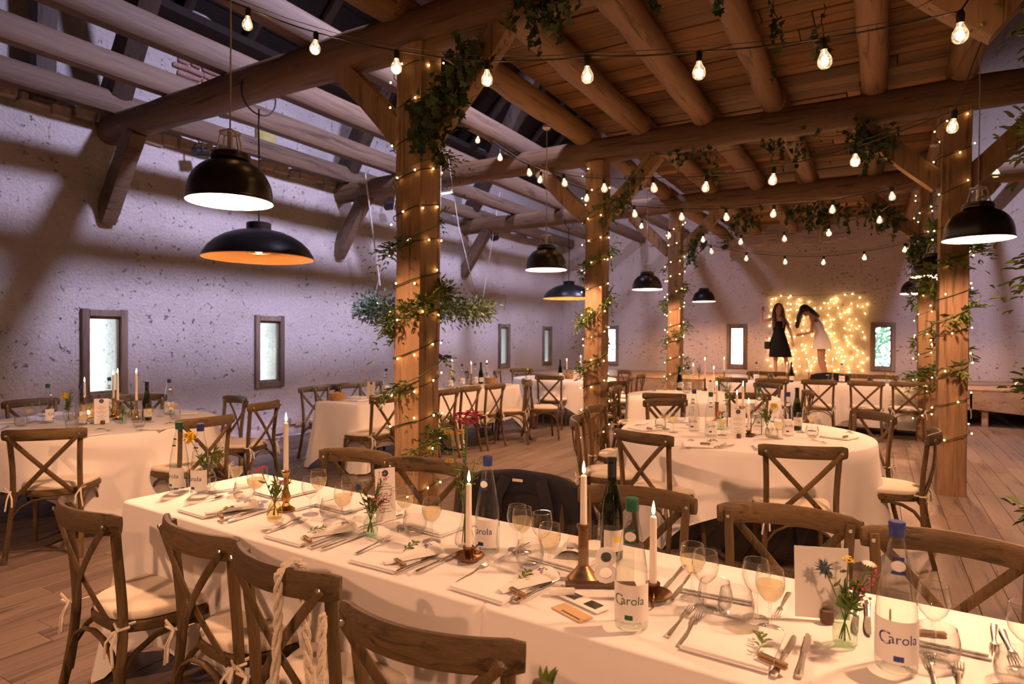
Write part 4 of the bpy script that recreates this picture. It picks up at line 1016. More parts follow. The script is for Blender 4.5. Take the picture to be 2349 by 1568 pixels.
# hanging foliage hoop
hc = Vector((-5.15, 6.52, 1.86)); root = thing('foliage_hoop', 'hoop of dark eucalyptus foliage hanging behind the large post', 'wreath', hc)
mb = MB(); ring = [Vector((0.72 * cos(2 * PI * k / 40), 0.72 * sin(2 * PI * k / 40), 0)) for k in range(40)]
MB().tube(ring, 0.012, 6, closed=True).build('hoop', 'vine', root)
for k in range(3800):
    a = rnd(0, 2 * PI); p = Vector((0.72 * cos(a), 0.72 * sin(a), 0)); out = p.normalized()
    d = (out * rnd(-.5, 1.1) + RV(.8)).normalized(); L_ = rnd(0.0, 0.20) * (1.5 if random.random() < .1 else 1); p = p + d * L_ * Vector((1, 1, .75)).length / 1.6
    add_leaf(mb, p, d + RV(.5), RV(), rnd(.04, .075), rnd(.016, .03))
o = mb.build('leaves', 'euca', root, sharp=None); o['kind'] = 'stuff'
for a in (0.4, 2.0, 3.6, 5.2):
    MB().tube([(0.72 * cos(a), 0.72 * sin(a), 0), (0.40 * cos(a), 0.6 * sin(a), 1.1), (0.22 * cos(a), 0.5 * sin(a), 2.12)], 0.004, 5, (0, 1, 0)).build('cord', 'rope', root)
fb_ = []
for k in range(14):
    a = rnd(0, 2 * PI); o = FL_B[0].copy(); COL.objects.link(o); o.parent = root; o.location = (rnd(.62, .8) * cos(a), rnd(.62, .8) * sin(a), rnd(-.08, .08))
for (u0, v0), (u1, v1), nm in (((838, 398), (872, 655), 'left'), ((1147, 440), (1105, 700), 'right')):
    a = ON(u0, v0, x=-6.9); b = ON(u1, v1, x=-6.9); t = thing('rope', 'thin pale rope hanging from the timbers %s of the large post' % nm, 'rope', a)
    MB().tube([Vector((0, 0, 0)), (b - a) * 0.5 + Vector((0, 0, -.03)), b - a], 0.012 if nm == 'left' else 0.006, 6).build('strand', 'rope', t)
# light curtain
root = thing('light_curtain', 'curtain of warm twinkling lights on the far wall behind the two women', 'light curtain', (-1.24, 15.885, 0.66)); one = None
for i in range(18):
    x = -0.97 + 1.94 * i / 17; ph = rnd(0, 9); P = []
    zb = rnd(0.0, 0.12)
    for k in range(15): P.append(Vector((x + 0.10 * noise.noise((k * .4, ph, 0)), 0.0, 1.84 + rnd(-.03, .03) * (k == 0) - (1.84 - zb) * k / 14)))
    MB().tube(P, 0.0013, 4, (0, 1, 0)).build('strand', 'greycord', root)
    for k in range(14):
        if random.random() < 0.22: continue
        q = P[k].lerp(P[k + 1], rnd(.2, .8)) + Vector((rnd(-.045, .045), -0.008, rnd(-.03, .03)))
        if one is None: one = o = MB().ball((0, 0, 0), 0.0085, 5, 3).build('bulb', 'curtain_led', root)
        else: o = one.copy(); COL.objects.link(o); o.parent = root
        o.location = q
MB().tube([(-1.0, 0, 1.85), (0, 0, 1.83), (1.0, 0, 1.85)], 0.004, 5).build('top_cord', 'wire', root)
# a tree outside
tr = thing('tree', 'pale green tree seen through the right-hand far window', 'tree', (0.4, 20.5, -0.3)); mb = MB()
for k in range(1600):
    d = RV().normalized() * rnd(.3, 1); p = Vector((d.x * 1.7, d.y * 1.3, 2.2 + d.z * 1.7)); add_leaf(mb, p, RV(), RV(), .16, .09)
o = mb.build('foliage', 'tree', tr, sharp=None); o['kind'] = 'stuff'; MB().tube([(0, 0, 0), (0.05, 0, 1.2), (0, 0, 2.5)], [.12, .1, .05], 8, (0, 1, 0)).build('trunk', 'dark', tr)

# ------------------------------------------------------------------ things on the tables
ZT = TZ + 0.006
TXT = {}
def text_mb(s, size):
    if (s, size) in TXT: return TXT[s, size]
    cu = bpy.data.curves.new('t', 'FONT'); cu.body = s; cu.size = size; cu.resolution_u = 3; cu.align_x = 'CENTER'
    ob = bpy.data.objects.new('t', cu); COL.objects.link(ob); dg = bpy.context.evaluated_depsgraph_get()
    me = bpy.data.meshes.new_from_object(ob.evaluated_get(dg)); r = ([v.co.copy() for v in me.vertices], [tuple(p.vertices) for p in me.polygons])
    bpy.data.objects.remove(ob); bpy.data.curves.remove(cu); bpy.data.meshes.remove(me); TXT[s, size] = r; return r
def wrap(mb, verts, faces, r, z, dx=0.0):
    mb.add([(r * sin((v.x + dx) / r), -r * cos((v.x + dx) / r), z + v.y) for v in verts], faces)
def patch_on(mb, r, a0, a1, z0, z1, n=12):
    mb.add([(r * sin(a0 + (a1 - a0) * i / n), -r * cos(a0 + (a1 - a0) * i / n), z) for i in range(n + 1) for z in (z0, z1)], [(2 * i, 2 * i + 2, 2 * i + 3, 2 * i + 1) for i in range(n)])
WB = [(0.030, 0.0), (0.0415, 0.004), (0.043, 0.015), (0.0425, 0.06), (0.042, 0.13), (0.040, 0.155), (0.034, 0.195), (0.026, 0.240), (0.0185, 0.278), (0.0145, 0.296), (0.0142, 0.306)]
def make_water(col, level):
    def f():
        t = thing('water_bottle'); ink = 'blueink' if col == 'blue' else 'greenink'
        MB().lathe([(0, 0.006), (0.028, 0.004)] + WB, 28).build('bottle', 'bottle', t)
        li = [(0, 0.009)] + [(r - 0.003, max(z, 0.009)) for r, z in WB if z < level] + [(max(0.004, [r for r, z in WB if z >= level][0] - 0.003), level), (0, level)]
        MB().lathe(li, 24).build('water', 'water', t)
        MB().lathe([(0.0150, 0.300), (0.0162, 0.302), (0.0162, 0.318), (0.0172, 0.320), (0.0172, 0.331), (0.0155, 0.334), (0, 0.334)], 20).build('cap', ink, t)
        lb = MB(); patch_on(lb, 0.0434, -1.5, 1.5, 0.028, 0.122, 20); l = lb.build('label', 'paper', t)
        tx = MB(); v, fa = text_mb('C', 0.042); wrap(tx, v, fa, 0.0438, 0.068, -0.030)
        v, fa = text_mb('arola', 0.031); wrap(tx, v, fa, 0.0438, 0.073, 0.010); patch_on(tx, 0.0438, -0.25, 0.22, 0.034, 0.046, 6)
        tx.build('lettering', ink, l)
        st_ = MB(); patch_on(st_, 0.0305, -0.5, 0.5, 0.222, 0.229, 6); patch_on(st_, 0.0245, -0.5, 0.5, 0.252, 0.259, 6)
        for k in range(len(st_.v)):
            x, y, z = st_.v[k]; r = 0.0345 - (z - 0.195) * 0.155 + 0.0012 - 0.0085 * (z > .24) * 0; q = (WBr(z) + 0.0012) / math.hypot(x, y); st_.v[k] = (x * q, y * q, z)
        n_ = st_.build('neck_stripes', ink, t)
        ov = MB(); rows = 8
        for i in range(rows + 1):
            zz = 0.229 + 0.023 * i / rows; hw = 0.55 * math.sqrt(max(0.02, 1 - (2 * i / rows - 1) ** 2))
            for j in range(7): a = hw * (j / 3 - 1); r = WBr(zz) + 0.0014; ov.v.append((r * sin(a), -r * cos(a), zz))
        for i in range(rows):
            for j in range(6): ov.f.append((i * 7 + j, i * 7 + j + 1, i * 7 + j + 8, i * 7 + j + 7))
        ov.build('neck_oval', 'paper', t)
        return t
    return f
def WBr(z):
    for (r0, z0), (r1, z1) in zip(WB, WB[1:]):
        if z0 <= z <= z1: return r0 + (r1 - r0) * (z - z0) / (z1 - z0)
    return 0.0145
VB = [(0.030, 0.0), (0.0375, 0.005), (0.038, 0.02), (0.038, 0.15), (0.035, 0.178), (0.026, 0.222), (0.018, 0.256), (0.0145, 0.282), (0.0142, 0.322), (0.0155, 0.323), (0.0155, 0.333)]
def make_winebottle():
    t = thing('wine_bottle')
    MB().lathe([(0, 0.015), (0.025, 0.004)] + VB, 28).build('bottle', 'greenglass', t)
    MB().lathe([(0, 0.012)] + [(r - 0.003, max(z, 0.012)) for r, z in VB if z < 0.2] + [(0.021, 0.215), (0, 0.215)], 24).build('wine', 'greenglass', t)
    MB().lathe([(0.0152, 0.265), (0.0152, 0.330), (0.0165, 0.331), (0.0165, 0.342), (0.011, 0.343), (0, 0.344)], 20).build('capsule', 'black', t)
    lb = MB(); patch_on(lb, 0.0385, -1.25, 1.25, 0.035, 0.105, 16); l = lb.build('label', 'paper', t)
    em = MB(); patch_on(em, 0.0388, -0.25, 0.25, 0.065, 0.083, 6); em.build('label_emblem', 'yellow', l)
    return t
def make_glass(fill):
    def f():
        t = thing('wine_glass')
        prof = [(0, 0.004), (0.012, 0.0045), (0.033, 0.0015), (0.034, 0.0005), (0.033, 0.003), (0.010, 0.008), (0.0045, 0.016), (0.0040, 0.06), (0.0052, 0.070), (0.016, 0.078), (0.029, 0.093), (0.0355, 0.112), (0.036, 0.125), (0.0335, 0.145), (0.031, 0.158), (0.0300, 0.158)]
        MB().lathe(prof, 24).build('glass', 'glass', t)
        rim = MB().tube([(0.0307 * cos(2 * PI * k / 24), 0.0307 * sin(2 * PI * k / 24), 0.158) for k in range(24)], 0.0011, 5, closed=True); rim.build('rim', 'rimglass', t)
        if fill: MB().lathe([(0, 0.0745), (0.014, 0.0795), (0.0272, 0.094), (0.0335, 0.112), (0.0342, 0.122), (0, 0.122)], 24).build('drink', fill, t)
        return t
    return f
def make_tumbler():
    t = thing('tumbler')
    MB().lathe([(0, 0.010), (0.022, 0.009), (0.024, 0.0), (0.033, 0.003), (0.043, 0.022), (0.0465, 0.042), (0.044, 0.062), (0.0385, 0.085), (0.0375, 0.085), (0.043, 0.06), (0.0452, 0.042), (0.041, 0.022), (0.028, 0.012), (0, 0.011)], 26).build('glass', 'glass', t)
    return t
def make_fork():
    t = thing('fork'); k = 0.2
    h = MB(); h.sweep([(0, -0.10, 0.003), (0, -0.085, 0.004), (0, -0.03, 0.005), (0, 0.01, 0.006), (0, 0.035, 0.010), (0, 0.05, 0.007)], superell(0.011, 0.003, 8, 3), (0, 0, 1), True, [1.3, 1.35, .85, .6, .75, 1.9])
    h.build('handle', 'silver', t)
    for i in range(4):
        x = (i - 1.5) * 0.0058; MB().tube([(x * .85, 0.047, 0.0075), (x, 0.07, 0.006), (x, 0.10, 0.010)], [0.0019, 0.0017, 0.0008], 5).build('tine', 'silver', t)
    return t
def make_knife():
    t = thing('knife')
    MB().sweep([(0, -0.115, 0.005), (0, -0.10, 0.006), (0, -0.05, 0.006), (0, 0.0, 0.006)], superell(0.012, 0.006, 8, 3), (0, 0, 1), True, [1.2, 1.4, 1.0, 0.9]).build('handle', 'silver', t)
    mb = MB(); o = [(-0.006, 0.0), (0.006, 0.0), (0.0085, 0.03), (0.009, 0.07), (0.006, 0.10), (-0.002, 0.115), (-0.0065, 0.108), (-0.0065, 0.03)]
    n = len(o); mb.add([(x, y, z) for z in (0.0045, 0.0062) for x, y in o], [tuple(range(n))[::-1], tuple(range(n, 2 * n))] + [(i, (i + 1) % n, n + (i + 1) % n, n + i) for i in range(n)])
    mb.build('blade', 'silver', t, smooth=False); return t
def make_napkin():
    t = thing('folded_napkin'); mb = MB()
    for l in range(2):
        z0, z1 = 0.002 + l * 0.0045, 0.0062 + l * 0.0045; n = 8; k = len(mb.v); W, H2 = 0.20 - l * 0.006, 0.21 - l * 0.008
        for z in (z0, z1):
            for i in range(n + 1):
                for j in range(n + 1):
                    x, y = (i / n - .5) * W, (j / n - .5) * H2; mb.v.append((x + l * 0.003, y, z + 0.004 * l * max(0, y / H2) + 0.003 * noise.noise((x * 12, y * 12, l))* (l > 0)))
        m = (n + 1) ** 2; g = lambda i, j, b: k + b * m + i * (n + 1) + j
        for i in range(n):
            for j in range(n): mb.f += [(g(i, j, 1), g(i + 1, j, 1), g(i + 1, j + 1, 1), g(i, j + 1, 1)), (g(i, j, 0), g(i, j + 1, 0), g(i + 1, j + 1, 0), g(i + 1, j, 0))]
        for i in range(n): mb.f += [(g(i, 0, 0), g(i + 1, 0, 0), g(i + 1, 0, 1), g(i, 0, 1)), (g(i + 1, n, 0), g(i, n, 0), g(i, n, 1), g(i + 1, n, 1)), (g(0, i + 1, 0), g(0, i, 0), g(0, i, 1), g(0, i + 1, 1)), (g(n, i, 0), g(n, i + 1, 0), g(n, i + 1, 1), g(n, i, 1))]
    mb.build('linen', 'napkin', t, sharp=50); return t
def make_cone():
    t = thing('paper_cone'); mb = MB(); n = 10; rows = 8
    for i in range(rows + 1):
        q = i / rows; w_ = 0.014 + 0.030 * q; h = 0.006 + 0.022 * q
        for j in range(n + 1): a = PI * j / n; mb.v.append((w_ * cos(a), -0.10 + 0.20 * q, 0.001 + h * sin(a)))
        mb.v.append((0, -0.10 + 0.20 * q, 0.0008))
    m = n + 2
    for i in range(rows):
        for j in range(m): mb.f.append((i * m + j, i * m + (j + 1) % m, (i + 1) * m + (j + 1) % m, (i + 1) * m + j))
    mb.f.append(tuple(range(m))[::-1]); mb.build('paper', 'paper', t)
    e = MB()
    for k in range(9):
        x, y = rnd(-.012, .012), 0.065 + rnd(-.014, .014); z = 0.001 + (0.006 + 0.022 * (y + .1) / .2) * math.sqrt(max(.05, 1 - (x / (0.014 + 0.03 * (y + .1) / .2)) ** 2)) + 0.0008
        e.add([(x + .004 * cos(a), y + .004 * sin(a), z) for a in [k * 1.3 + i * 2 * PI / 5 for i in range(5)]], [(0, 1, 2, 3, 4)])
    e.build('printed_emblem', 'blueink', t, smooth=False); return t
def make_clip():
    t = thing('wooden_name_clip')
    for z in (0.003, 0.011): MB().box((0, 0, z), (0.068, 0.013, 0.006), 0.0015).build('prong', 'clip', t)
    MB().tube([(0.008, -0.008, 0.003), (0.008, -0.008, 0.013), (0.008, 0.008, 0.013), (0.008, 0.008, 0.003)], 0.0014, 5).build('spring', 'grey', t)
    MB().box((-0.010, 0, 0.0144), (0.034, 0.006, 0.0006)).build('dark_stroke', 'ink', t, smooth=False); return t
def make_sprig(n=9, L=0.030):
    def f():
        t = thing('eucalyptus_sprig'); P = [Vector((0.01 * sin(i * .5), i * 0.011, 0.010 + 0.012 * sin(i * .4))) for i in range(n + 2)]
        MB().tube(P, 0.0012, 4).build('stem', 'stem', t); one = {}
        for i in range(1, n + 1):
            for s_ in (-1, 1):
                mb = MB(); add_leaf(mb, Vector((0, 0, 0)), Vector((s_ * 0.75, 0.75, 0.35)), Vector((0, 0, 1)), L, L * .38)
                if s_ in one: o = one[s_].copy(); COL.objects.link(o)
                else: o = mb.build('leaf', 'leaf', t, sharp=None); one[s_] = o
                o.location = P[i]; k = rnd(.6, 1.1) * (1.1 - i / n * .5); o.scale = (k, k, k); o.rotation_euler = (rnd(-.4, .4), rnd(-.3, .3), rnd(-.3, .3))
        return t
    return f
def make_candle(L):
    def f():
        t = thing('taper_candle')
        MB().tube([(0, 0, 0), (0, 0, L * .5), (0, 0, L - 0.004), (0, 0, L)], [0.0112, 0.0103, 0.0093, 0.006], 14, (0, 1, 0)).build('wax', 'wax', t)
        MB().tube([(0, 0, L - 0.002), (0.001, 0, L + 0.010)], 0.0011, 5, (0, 1, 0)).build('wick', 'ink', t)
        MB().lathe([(0, L + 0.003), (0.0042, L + 0.009), (0.0052, L + 0.016), (0.0040, L + 0.027), (0.0018, L + 0.037), (0, L + 0.044)], 10).build('flame', 'flame', t)
        return t
    return f
def holder(prof, mat, name='candlestick', ring=False):
    def f():
        t = thing(name); MB().lathe(prof, 24).build('stick', mat, t)
        if ring: MB().tube([(0.058 + 0.018 * cos(a), 0, 0.018 + 0.016 * sin(a)) for a in [2 * PI * k / 16 for k in range(16)]], 0.003, 6, (0, 1, 0), closed=True).build('handle', mat, t)
        return t
    return f
H_TALL = [(0, 0.0), (0.036, 0.0), (0.038, 0.006), (0.030, 0.014), (0.016, 0.022), (0.012, 0.034), (0.018, 0.045), (0.020, 0.060), (0.012, 0.085), (0.009, 0.11), (0.013, 0.125), (0.009, 0.14), (0.014, 0.158), (0.019, 0.165), (0.019, 0.172), (0.0118, 0.174), (0.0118, 0.163), (0, 0.162)]
H_COL = [(0, 0.0), (0.048, 0.0), (0.048, 0.008), (0.040, 0.016), (0.026, 0.032), (0.0165, 0.045), (0.0155, 0.155), (0.021, 0.162), (0.021, 0.170), (0.0118, 0.172), (0.0118, 0.16), (0, 0.158)]
H_LOW = [(0, 0.002), (0.030, 0.0), (0.050, 0.012), (0.054, 0.018), (0.050, 0.017), (0.030, 0.006), (0.014, 0.008), (0.014, 0.030), (0.020, 0.040), (0.020, 0.046), (0.0118, 0.047), (0.0118, 0.034), (0, 0.032)]
def stems(t, items, r_neck, zn):
    """items: (kind, dx, dy, height, size, mat) flowers standing in the vase"""
    sm = MB(); lv = MB()
    for kind, dx, dy, h, sz, mat in items:
        tip = Vector((dx, dy, h)); a = Vector((-dx * .25, -dy * .25, 0.012)); mid = Vector((dx * .12, dy * .12, zn)); P = []
        for i in range(9):
            q = i / 8; P.append(a * (1 - q) ** 2 + mid * 2 * q * (1 - q) * 1.0 + tip * q * q)
        sm.tube(P, 0.0016, 5)
        for k in range(5):
            p = P[4 + k % 4]; add_leaf(lv, p, Vector((rnd(-1, 1), rnd(-1, 1), rnd(.0, .9))), RV(), rnd(.02, .045), rnd(.007, .014))
        fm = MB()
        if kind == 'pom':
            for k in range(70): d = (RV().normalized() + Vector((0, 0, .35))).normalized(); add_leaf(fm, tip + d * sz * .25, d, RV(), sz * .8, sz * .22)
            fm.ball(tip, sz * .45, 8, 5)
        elif kind == 'daisy':
            up = (tip - P[6]).normalized() + RV(.4)
            for k in range(14):
                a_ = 2 * PI * k / 14; s1 = up.cross(Vector((0, 0.3, 1))).normalized(); s2 = up.cross(s1).normalized(); add_leaf(fm, tip, s1 * cos(a_) + s2 * sin(a_) + up.normalized() * .2, up, sz, sz * .36)
        elif kind == 'cluster':
            for k in range(34 if sz < .03 else 80):
                d = RV().normalized(); p = tip + Vector((d.x, d.y, d.z * .55)) * sz
                for j in range(5): a_ = j * 2 * PI / 5 + k; add_leaf(fm, p, Vector((cos(a_), sin(a_), .3)) + RV(.3), Vector((0, 0, 1)), min(sz * .33, .010), min(sz * .24, .008))
        elif kind == 'spray':
            for k in range(26):
                q = P[5].lerp(tip, rnd(.2, 1)) + RV(sz * .9); sm.tube([P[5], (P[5] + q) / 2 + Vector((0, 0, .008)), q], 0.0007, 3); fm.ball(q, rnd(.0022, .004), 5, 3)
        elif kind == 'thistle':
            for k in range(46): d = (RV().normalized() + Vector((0, 0, .15))); add_leaf(fm, tip, d, RV(), sz * 1.05, sz * .13)
            fm.ball(tip, sz * .5, 8, 5, (1, 1, 1.25))
        elif kind == 'fern':
            for k in range(40):
                q = P[4].lerp(tip, k / 40); add_leaf(fm, q, (tip - P[4]).normalized() * .8 + RV(.9), RV(), sz * (1.2 - k / 50), sz * .2)
        fm.build('flower' if kind != 'fern' else 'foliage', mat, t, sharp=None)
    o = sm.build('stems', 'stem', t); o = lv.build('leaves', 'leaf', t, sharp=None); o['kind'] = 'stuff'
def vase(kind, items, label, loc):
    t = thing('bud_vase', label, 'vase', loc)
    pr = {'bottle': ([(0, .004), (.024, .002), (.027, .006), (.027, .045), (.022, .06), (.012, .075), (.0105, .09), (.0135, .094)], 'vase', .09),
          'amber': ([(0, .004), (.026, .002), (.031, .008), (.030, .03), (.022, .055), (.013, .07), (.0135, .088), (.016, .09)], 'amber', .085),
          'round': ([(0, .004), (.025, .002), (.040, .02), (.045, .045), (.038, .07), (.028, .085), (.030, .10)], 'glass', .095),
          'tear': ([(0, .004), (.025, .002), (.036, .012), (.037, .03), (.026, .06), (.012, .09), (.0085, .14), (.0085, .20), (.011, .205)], 'glass', .2)}[kind]
    MB().lathe(pr[0], 24).build('vase', pr[1], t); rr = [r - .002 for r, z in pr[0] if 0.004 < z < pr[2] * .45]
    MB().lathe([(0, .006)] + [(max(.002, r - .002), max(z, .006)) for r, z in pr[0] if z < pr[2] * .5][1:] + [(0, pr[2] * .5)], 20).build('water', 'water', t)
    stems(t, items, .01, pr[2]); return t

TN = {1: 'the long front table', 2: 'the right-hand round table', 3: 'the left round table', 4: 'the wall-side long table', 5: 'the far left round table', 6: 'the second round table on the right', 7: 'the head table'}
def P0(u, v):
    p = ON(u, v, z=ZT); best = None                      # keep every thing on the table it stands on
    for c, hx, hy, rz in ((None, 0, 0, 0), ((0.06, 1.752), 3.0, .33, TILT), ((-5.22, 6.8), .30, 1.76, 0), ((-.87, 11.5), 1.68, .34, .16), (T2C, .90, 0, 0), (T3C, .90, 0, 0), (T5C, .90, 0, 0), (T6C, .90, 0, 0)):
        if c is None: continue
        dx, dy = p.x - c[0], p.y - c[1]
        if hy:
            x, y = dx * cos(rz) + dy * sin(rz), -dx * sin(rz) + dy * cos(rz); x2, y2 = max(-hx + .06, min(hx - .06, x)), max(-hy + .05, min(hy - .05, y))
            q = Vector((c[0] + x2 * cos(rz) - y2 * sin(rz), c[1] + x2 * sin(rz) + y2 * cos(rz), ZT))
        else: r = math.hypot(dx, dy); k = min(1, (hx - .06) / max(r, 1e-6)); q = Vector((c[0] + dx * k, c[1] + dy * k, ZT))
        if best is None or (q - p).length < (best - p).length: best = q
    return best
def tocam(p): return math.atan2(-p.y, -p.x) + PI / 2
def bottle(u, v, col, label, turn=0, level=0.24):
    p = P0(u, v); return place('water_' + col + str(level), make_water(col, level), label, 'bottle', p, tocam(p) + rad(turn), 'glass water bottles')
def winebottle(u, v, label): p = P0(u, v); return place('winebottle', make_winebottle, label, 'bottle', p, tocam(p) + 0.5, 'green wine bottles')
def wglass(u, v, fill, label):
    p = P0(u, v); return place('wg%s' % fill, make_glass(fill), label, 'glass', p, rnd(0, 6), 'stemmed wine glasses')
def tumbler(u, v, label): p = P0(u, v); return place('tumbler', make_tumbler, label, 'glass', p, rnd(0, 6), 'round water tumblers')
def cut(kind, u0, v0, u1, v1, label):
    a, b = P0(u0, v0), P0(u1, v1); d = b - a; m = (a + b) / 2; m.z = ZT
    return place(kind, make_fork if kind == 'fork' else make_knife, label, kind, m, math.atan2(d.y, d.x) - PI / 2, 'silver cutlery')
def flat(key, mk, u, v, rz, label, cat, dz=0.0, tilt=None): p = P0(u, v); p.z += dz; return place(key, mk, label, cat, p, rz, None, tilt)
def candle(u, v, hold, L, label, hname):
    p = P0(u, v); hk = {'tall': (H_TALL, 'brass', .162), 'column': (H_COL, 'bronze', .158), 'low': (H_LOW, 'bronze', .032), 'dish': (H_LOW, 'brass', .032)}[hold]
    place('h_' + hold, holder(hk[0], hk[1], 'candlestick' if hold in ('tall', 'column') else 'candle_dish', hold in ('low', 'dish')), hname, 'candle holder', p, rnd(0, 6), 'metal candle holders')
    place('candle%.2f' % L, make_candle(L), label, 'candle', p + Vector((0, 0, hk[2])), rnd(0, 6), 'lit white taper candles')

# ---- the long front table
bottle(403, 1125, 'green', 'water bottle with green cap at the far left end of the long front table', -58, 0.10)
bottle(460, 1134, 'blue', 'blue-capped water bottle beside the yellow flower, left end of the front table', -48, 0.16)
bottle(1118, 1265, 'blue', 'water bottle with blue cap in the middle of the front table, before the dark blazer', -32, 0.20)
bottle(1448, 1436, 'green', 'water bottle with green cap and green lettering beside the number sign', -8, 0.27)
bottle(2055, 1532, 'blue', 'water bottle with blue cap and blue lettering, nearest the camera at bottom right', 8, 0.19)
winebottle(1403, 1280, 'dark green wine bottle behind the clear number sign on the front table')
candle(656, 1170, 'tall', 0.215, 'lit white candle at the left of the front table, in the gilt candlestick', 'ornate gilt candlestick at the left of the front table')
candle(1075, 1284, 'low', 0.225, 'lit white candle before the blue-capped bottle in the middle of the front table', 'low bronze candle dish in the middle of the front table')
candle(1338, 1328, 'column', 0.165, 'lit white candle on the tall bronze stand by the number sign', 'tall bronze column candlestick by the number sign')
candle(1498, 1372, 'low', 0.205, 'lit white candle right of the green-capped bottle on the front table', 'copper candle dish right of the green-capped bottle')
vase('round', [('pom', -.10, -.02, .24, .036, 'yellow'), ('pom', .03, .04, .16, .03, 'stem'), ('spray', .08, .0, .20, .05, 'stem'), ('fern', .05, .02, .22, .03, 'leaf'), ('spray', .20, -.02, .21, .03, 'red'), ('fern', -.03, .02, .19, .03, 'leaf'), ('fern', .0, -.03, .17, .03, 'leaf')], 'round vase with a yellow pompom flower and greenery behind the left water bottles', P0(474, 1120))
vase('amber', [('daisy', -.05, -.03, .20, .026, 'pink'), ('pom', .04, .0, .15, .014, 'lilac'), ('fern', .01, .01, .19, .022, 'leaf'), ('fern', -.02, .02, .15, .022, 'leaf'), ('fern', .12, .06, .25, .012, 'stem')], 'small amber vase with a pink flower, before the gilt candlestick', P0(630, 1188))
vase('bottle', [('thistle', -.055, -.01, .175, .018, 'thistle'), ('daisy', -.03, .0, .20, .020, 'whitef'), ('spray', .045, .01, .21, .04, 'pink'), ('fern', .03, .01, .2, .02, 'leaf'), ('spray', .07, .0, .16, .03, 'pink'), ('fern', -.01, 0, .14, .024, 'leaf')], 'clear bottle vase with blue thistle and pink sprays, left of centre on the front table', P0(850, 1228))
vase('tear', [('cluster', .01, .0, .46, .045, 'magenta'), ('cluster', -.07, .0, .40, .017, 'yellow'), ('cluster', -.02, .01, .405, .014, 'yellow'), ('cluster', -.06, -.01, .30, .014, 'yellow'), ('fern', .0, .0, .44, .02, 'vine'), ('spray', .03, .02, .30, .03, 'stem')], 'tall teardrop vase with magenta and yellow flowers behind the low candle', P0(1066, 1252))
vase('bottle', [('thistle', -.045, -.02, .185, .024, 'thistle'), ('daisy', .05, .0, .205, .018, 'whitef'), ('cluster', .005, .03, .20, .012, 'yellow'), ('fern', .03, .0, .16, .03, 'leaf'), ('fern', .0, .02, .13, .03, 'leaf'), ('spray', .05, -.01, .18, .03, 'pink')], 'clear bottle vase with a dark thistle beside the blank upright card at bottom right', P0(1938, 1478))
def card(u, v, w_, h, rz, label, text=True, stump=True, lean=0.08):
    p = P0(u, v); t = thing('menu_card', label, 'card', p, rz)
    MB().box((0, 0, h / 2 + .004), (w_, 0.0015, h), 0, Matrix.Rotation(-lean, 3, 'X')).build('card', 'paper', t, smooth=False)
    if text:
        e = MB()
        Rm = Matrix.Rotation(-lean, 4, 'X'); k0 = len(e.v)
        for k in range(7): a = k * 2 * PI / 7; e.add([(.25 * w_ * .4 * cos(a) + .08 * w_ * cos(b), -.0012, h * .40 + .1 * w_ * sin(a) + .08 * w_ * sin(b)) for b in [i * 2 * PI / 6 for i in range(6)]], [(0, 1, 2, 3, 4, 5)])
        for q, ww in ((.28, .2), (.2, .3), (.15, .62), (.1, .5), (.02, .25), (-.03, .66), (-.08, .5), (-.16, .3), (-.21, .62), (-.27, .36), (-.33, .55)):
            n_ = 6
            for i in range(n_):
                x = (i - (n_ - 1) / 2) * ww * w_ / n_; e.add([(x - ww * w_ / n_ * .4, -.0012, q * h - .0012), (x + ww * w_ / n_ * .36, -.0012, q * h - .0012), (x + ww * w_ / n_ * .36, -.0012, q * h + .0012), (x - ww * w_ / n_ * .4, -.0012, q * h + .0012)], [(0, 1, 2, 3)])
        e.xf(Matrix.Translation((0, 0, h / 2 + .004)) @ Rm); e.build('print', 'ink', t, smooth=False)
    if stump:
        MB().lathe([(0, 0), (.016, 0), (.017, .004), (.0165, .028), (.015, .031), (0, .031)], 14, (w_ * .06, -.020, 0)).build('wooden_stump', 'stump', t)
    return t
p = P0(872, 1222); card(884, 1195, .085, .21, tocam(p) + .35, 'white menu card with a flower emblem behind the thistle vase', True, False)
p = P0(1880, 1420); card(1884, 1418, .135, .185, tocam(p) + .28, 'plain back of an upright card in a small log stand at bottom right', False, True)
# number sign
p = P0(1370, 1345); rz = tocam(p) + 0.12
t = thing('number_sign', 'clear acrylic sheet with a white number 8 in a thin metal stand', 'sign', p, rz)
MB().box((0.01, 0, 0.10), (0.20, 0.004, 0.17), 0.001).build('acrylic_panel', 'acrylic', t, smooth=False)
v, fa = text_mb('8', 0.155); nm = MB()
for z, fl_ in ((-.009, False), (-.004, True)): nm.add([(q.x + .024, z - .004, q.y + .016) for q in v], fa if not fl_ else [f[::-1] for f in fa])
from collections import Counter
ec = Counter(tuple(sorted((f[i], f[(i + 1) % len(f)]))) for f in fa for i in range(len(f))); m_ = len(v)
for f in fa:
    for i in range(len(f)):
        a, b = f[i], f[(i + 1) % len(f)]
        if ec[tuple(sorted((a, b)))] == 1: nm.f.append((b, a, a + m_, b + m_))
nm.build('number', 'napkin', t, smooth=False)
MB().box((0.01, 0, 0.006), (0.21, 0.035, 0.011), 0.002).build('base_bar', 'stump', t)
MB().tube([(-.088, -.05, 0.002), (-.088, -.05, .002), (-.088, -.05, .155), (-.088, -.004, .16)], 0.0028, 6, (1, 0, 0)).build('stand_rod', 'rubber', t)
MB().lathe([(0, 0), (.017, 0), (.019, .003), (.008, .006), (0, .007)], 14, (-.088, -.05, 0)).build('stand_foot', 'rubber', t)
p = P0(1338, 1382); t = thing('photo_card', 'black and white photo strip lying before the number sign', 'photo', p, -0.35)
MB().box((0, 0, .004), (.155, .055, .002)).build('print', 'paper', t, smooth=False)
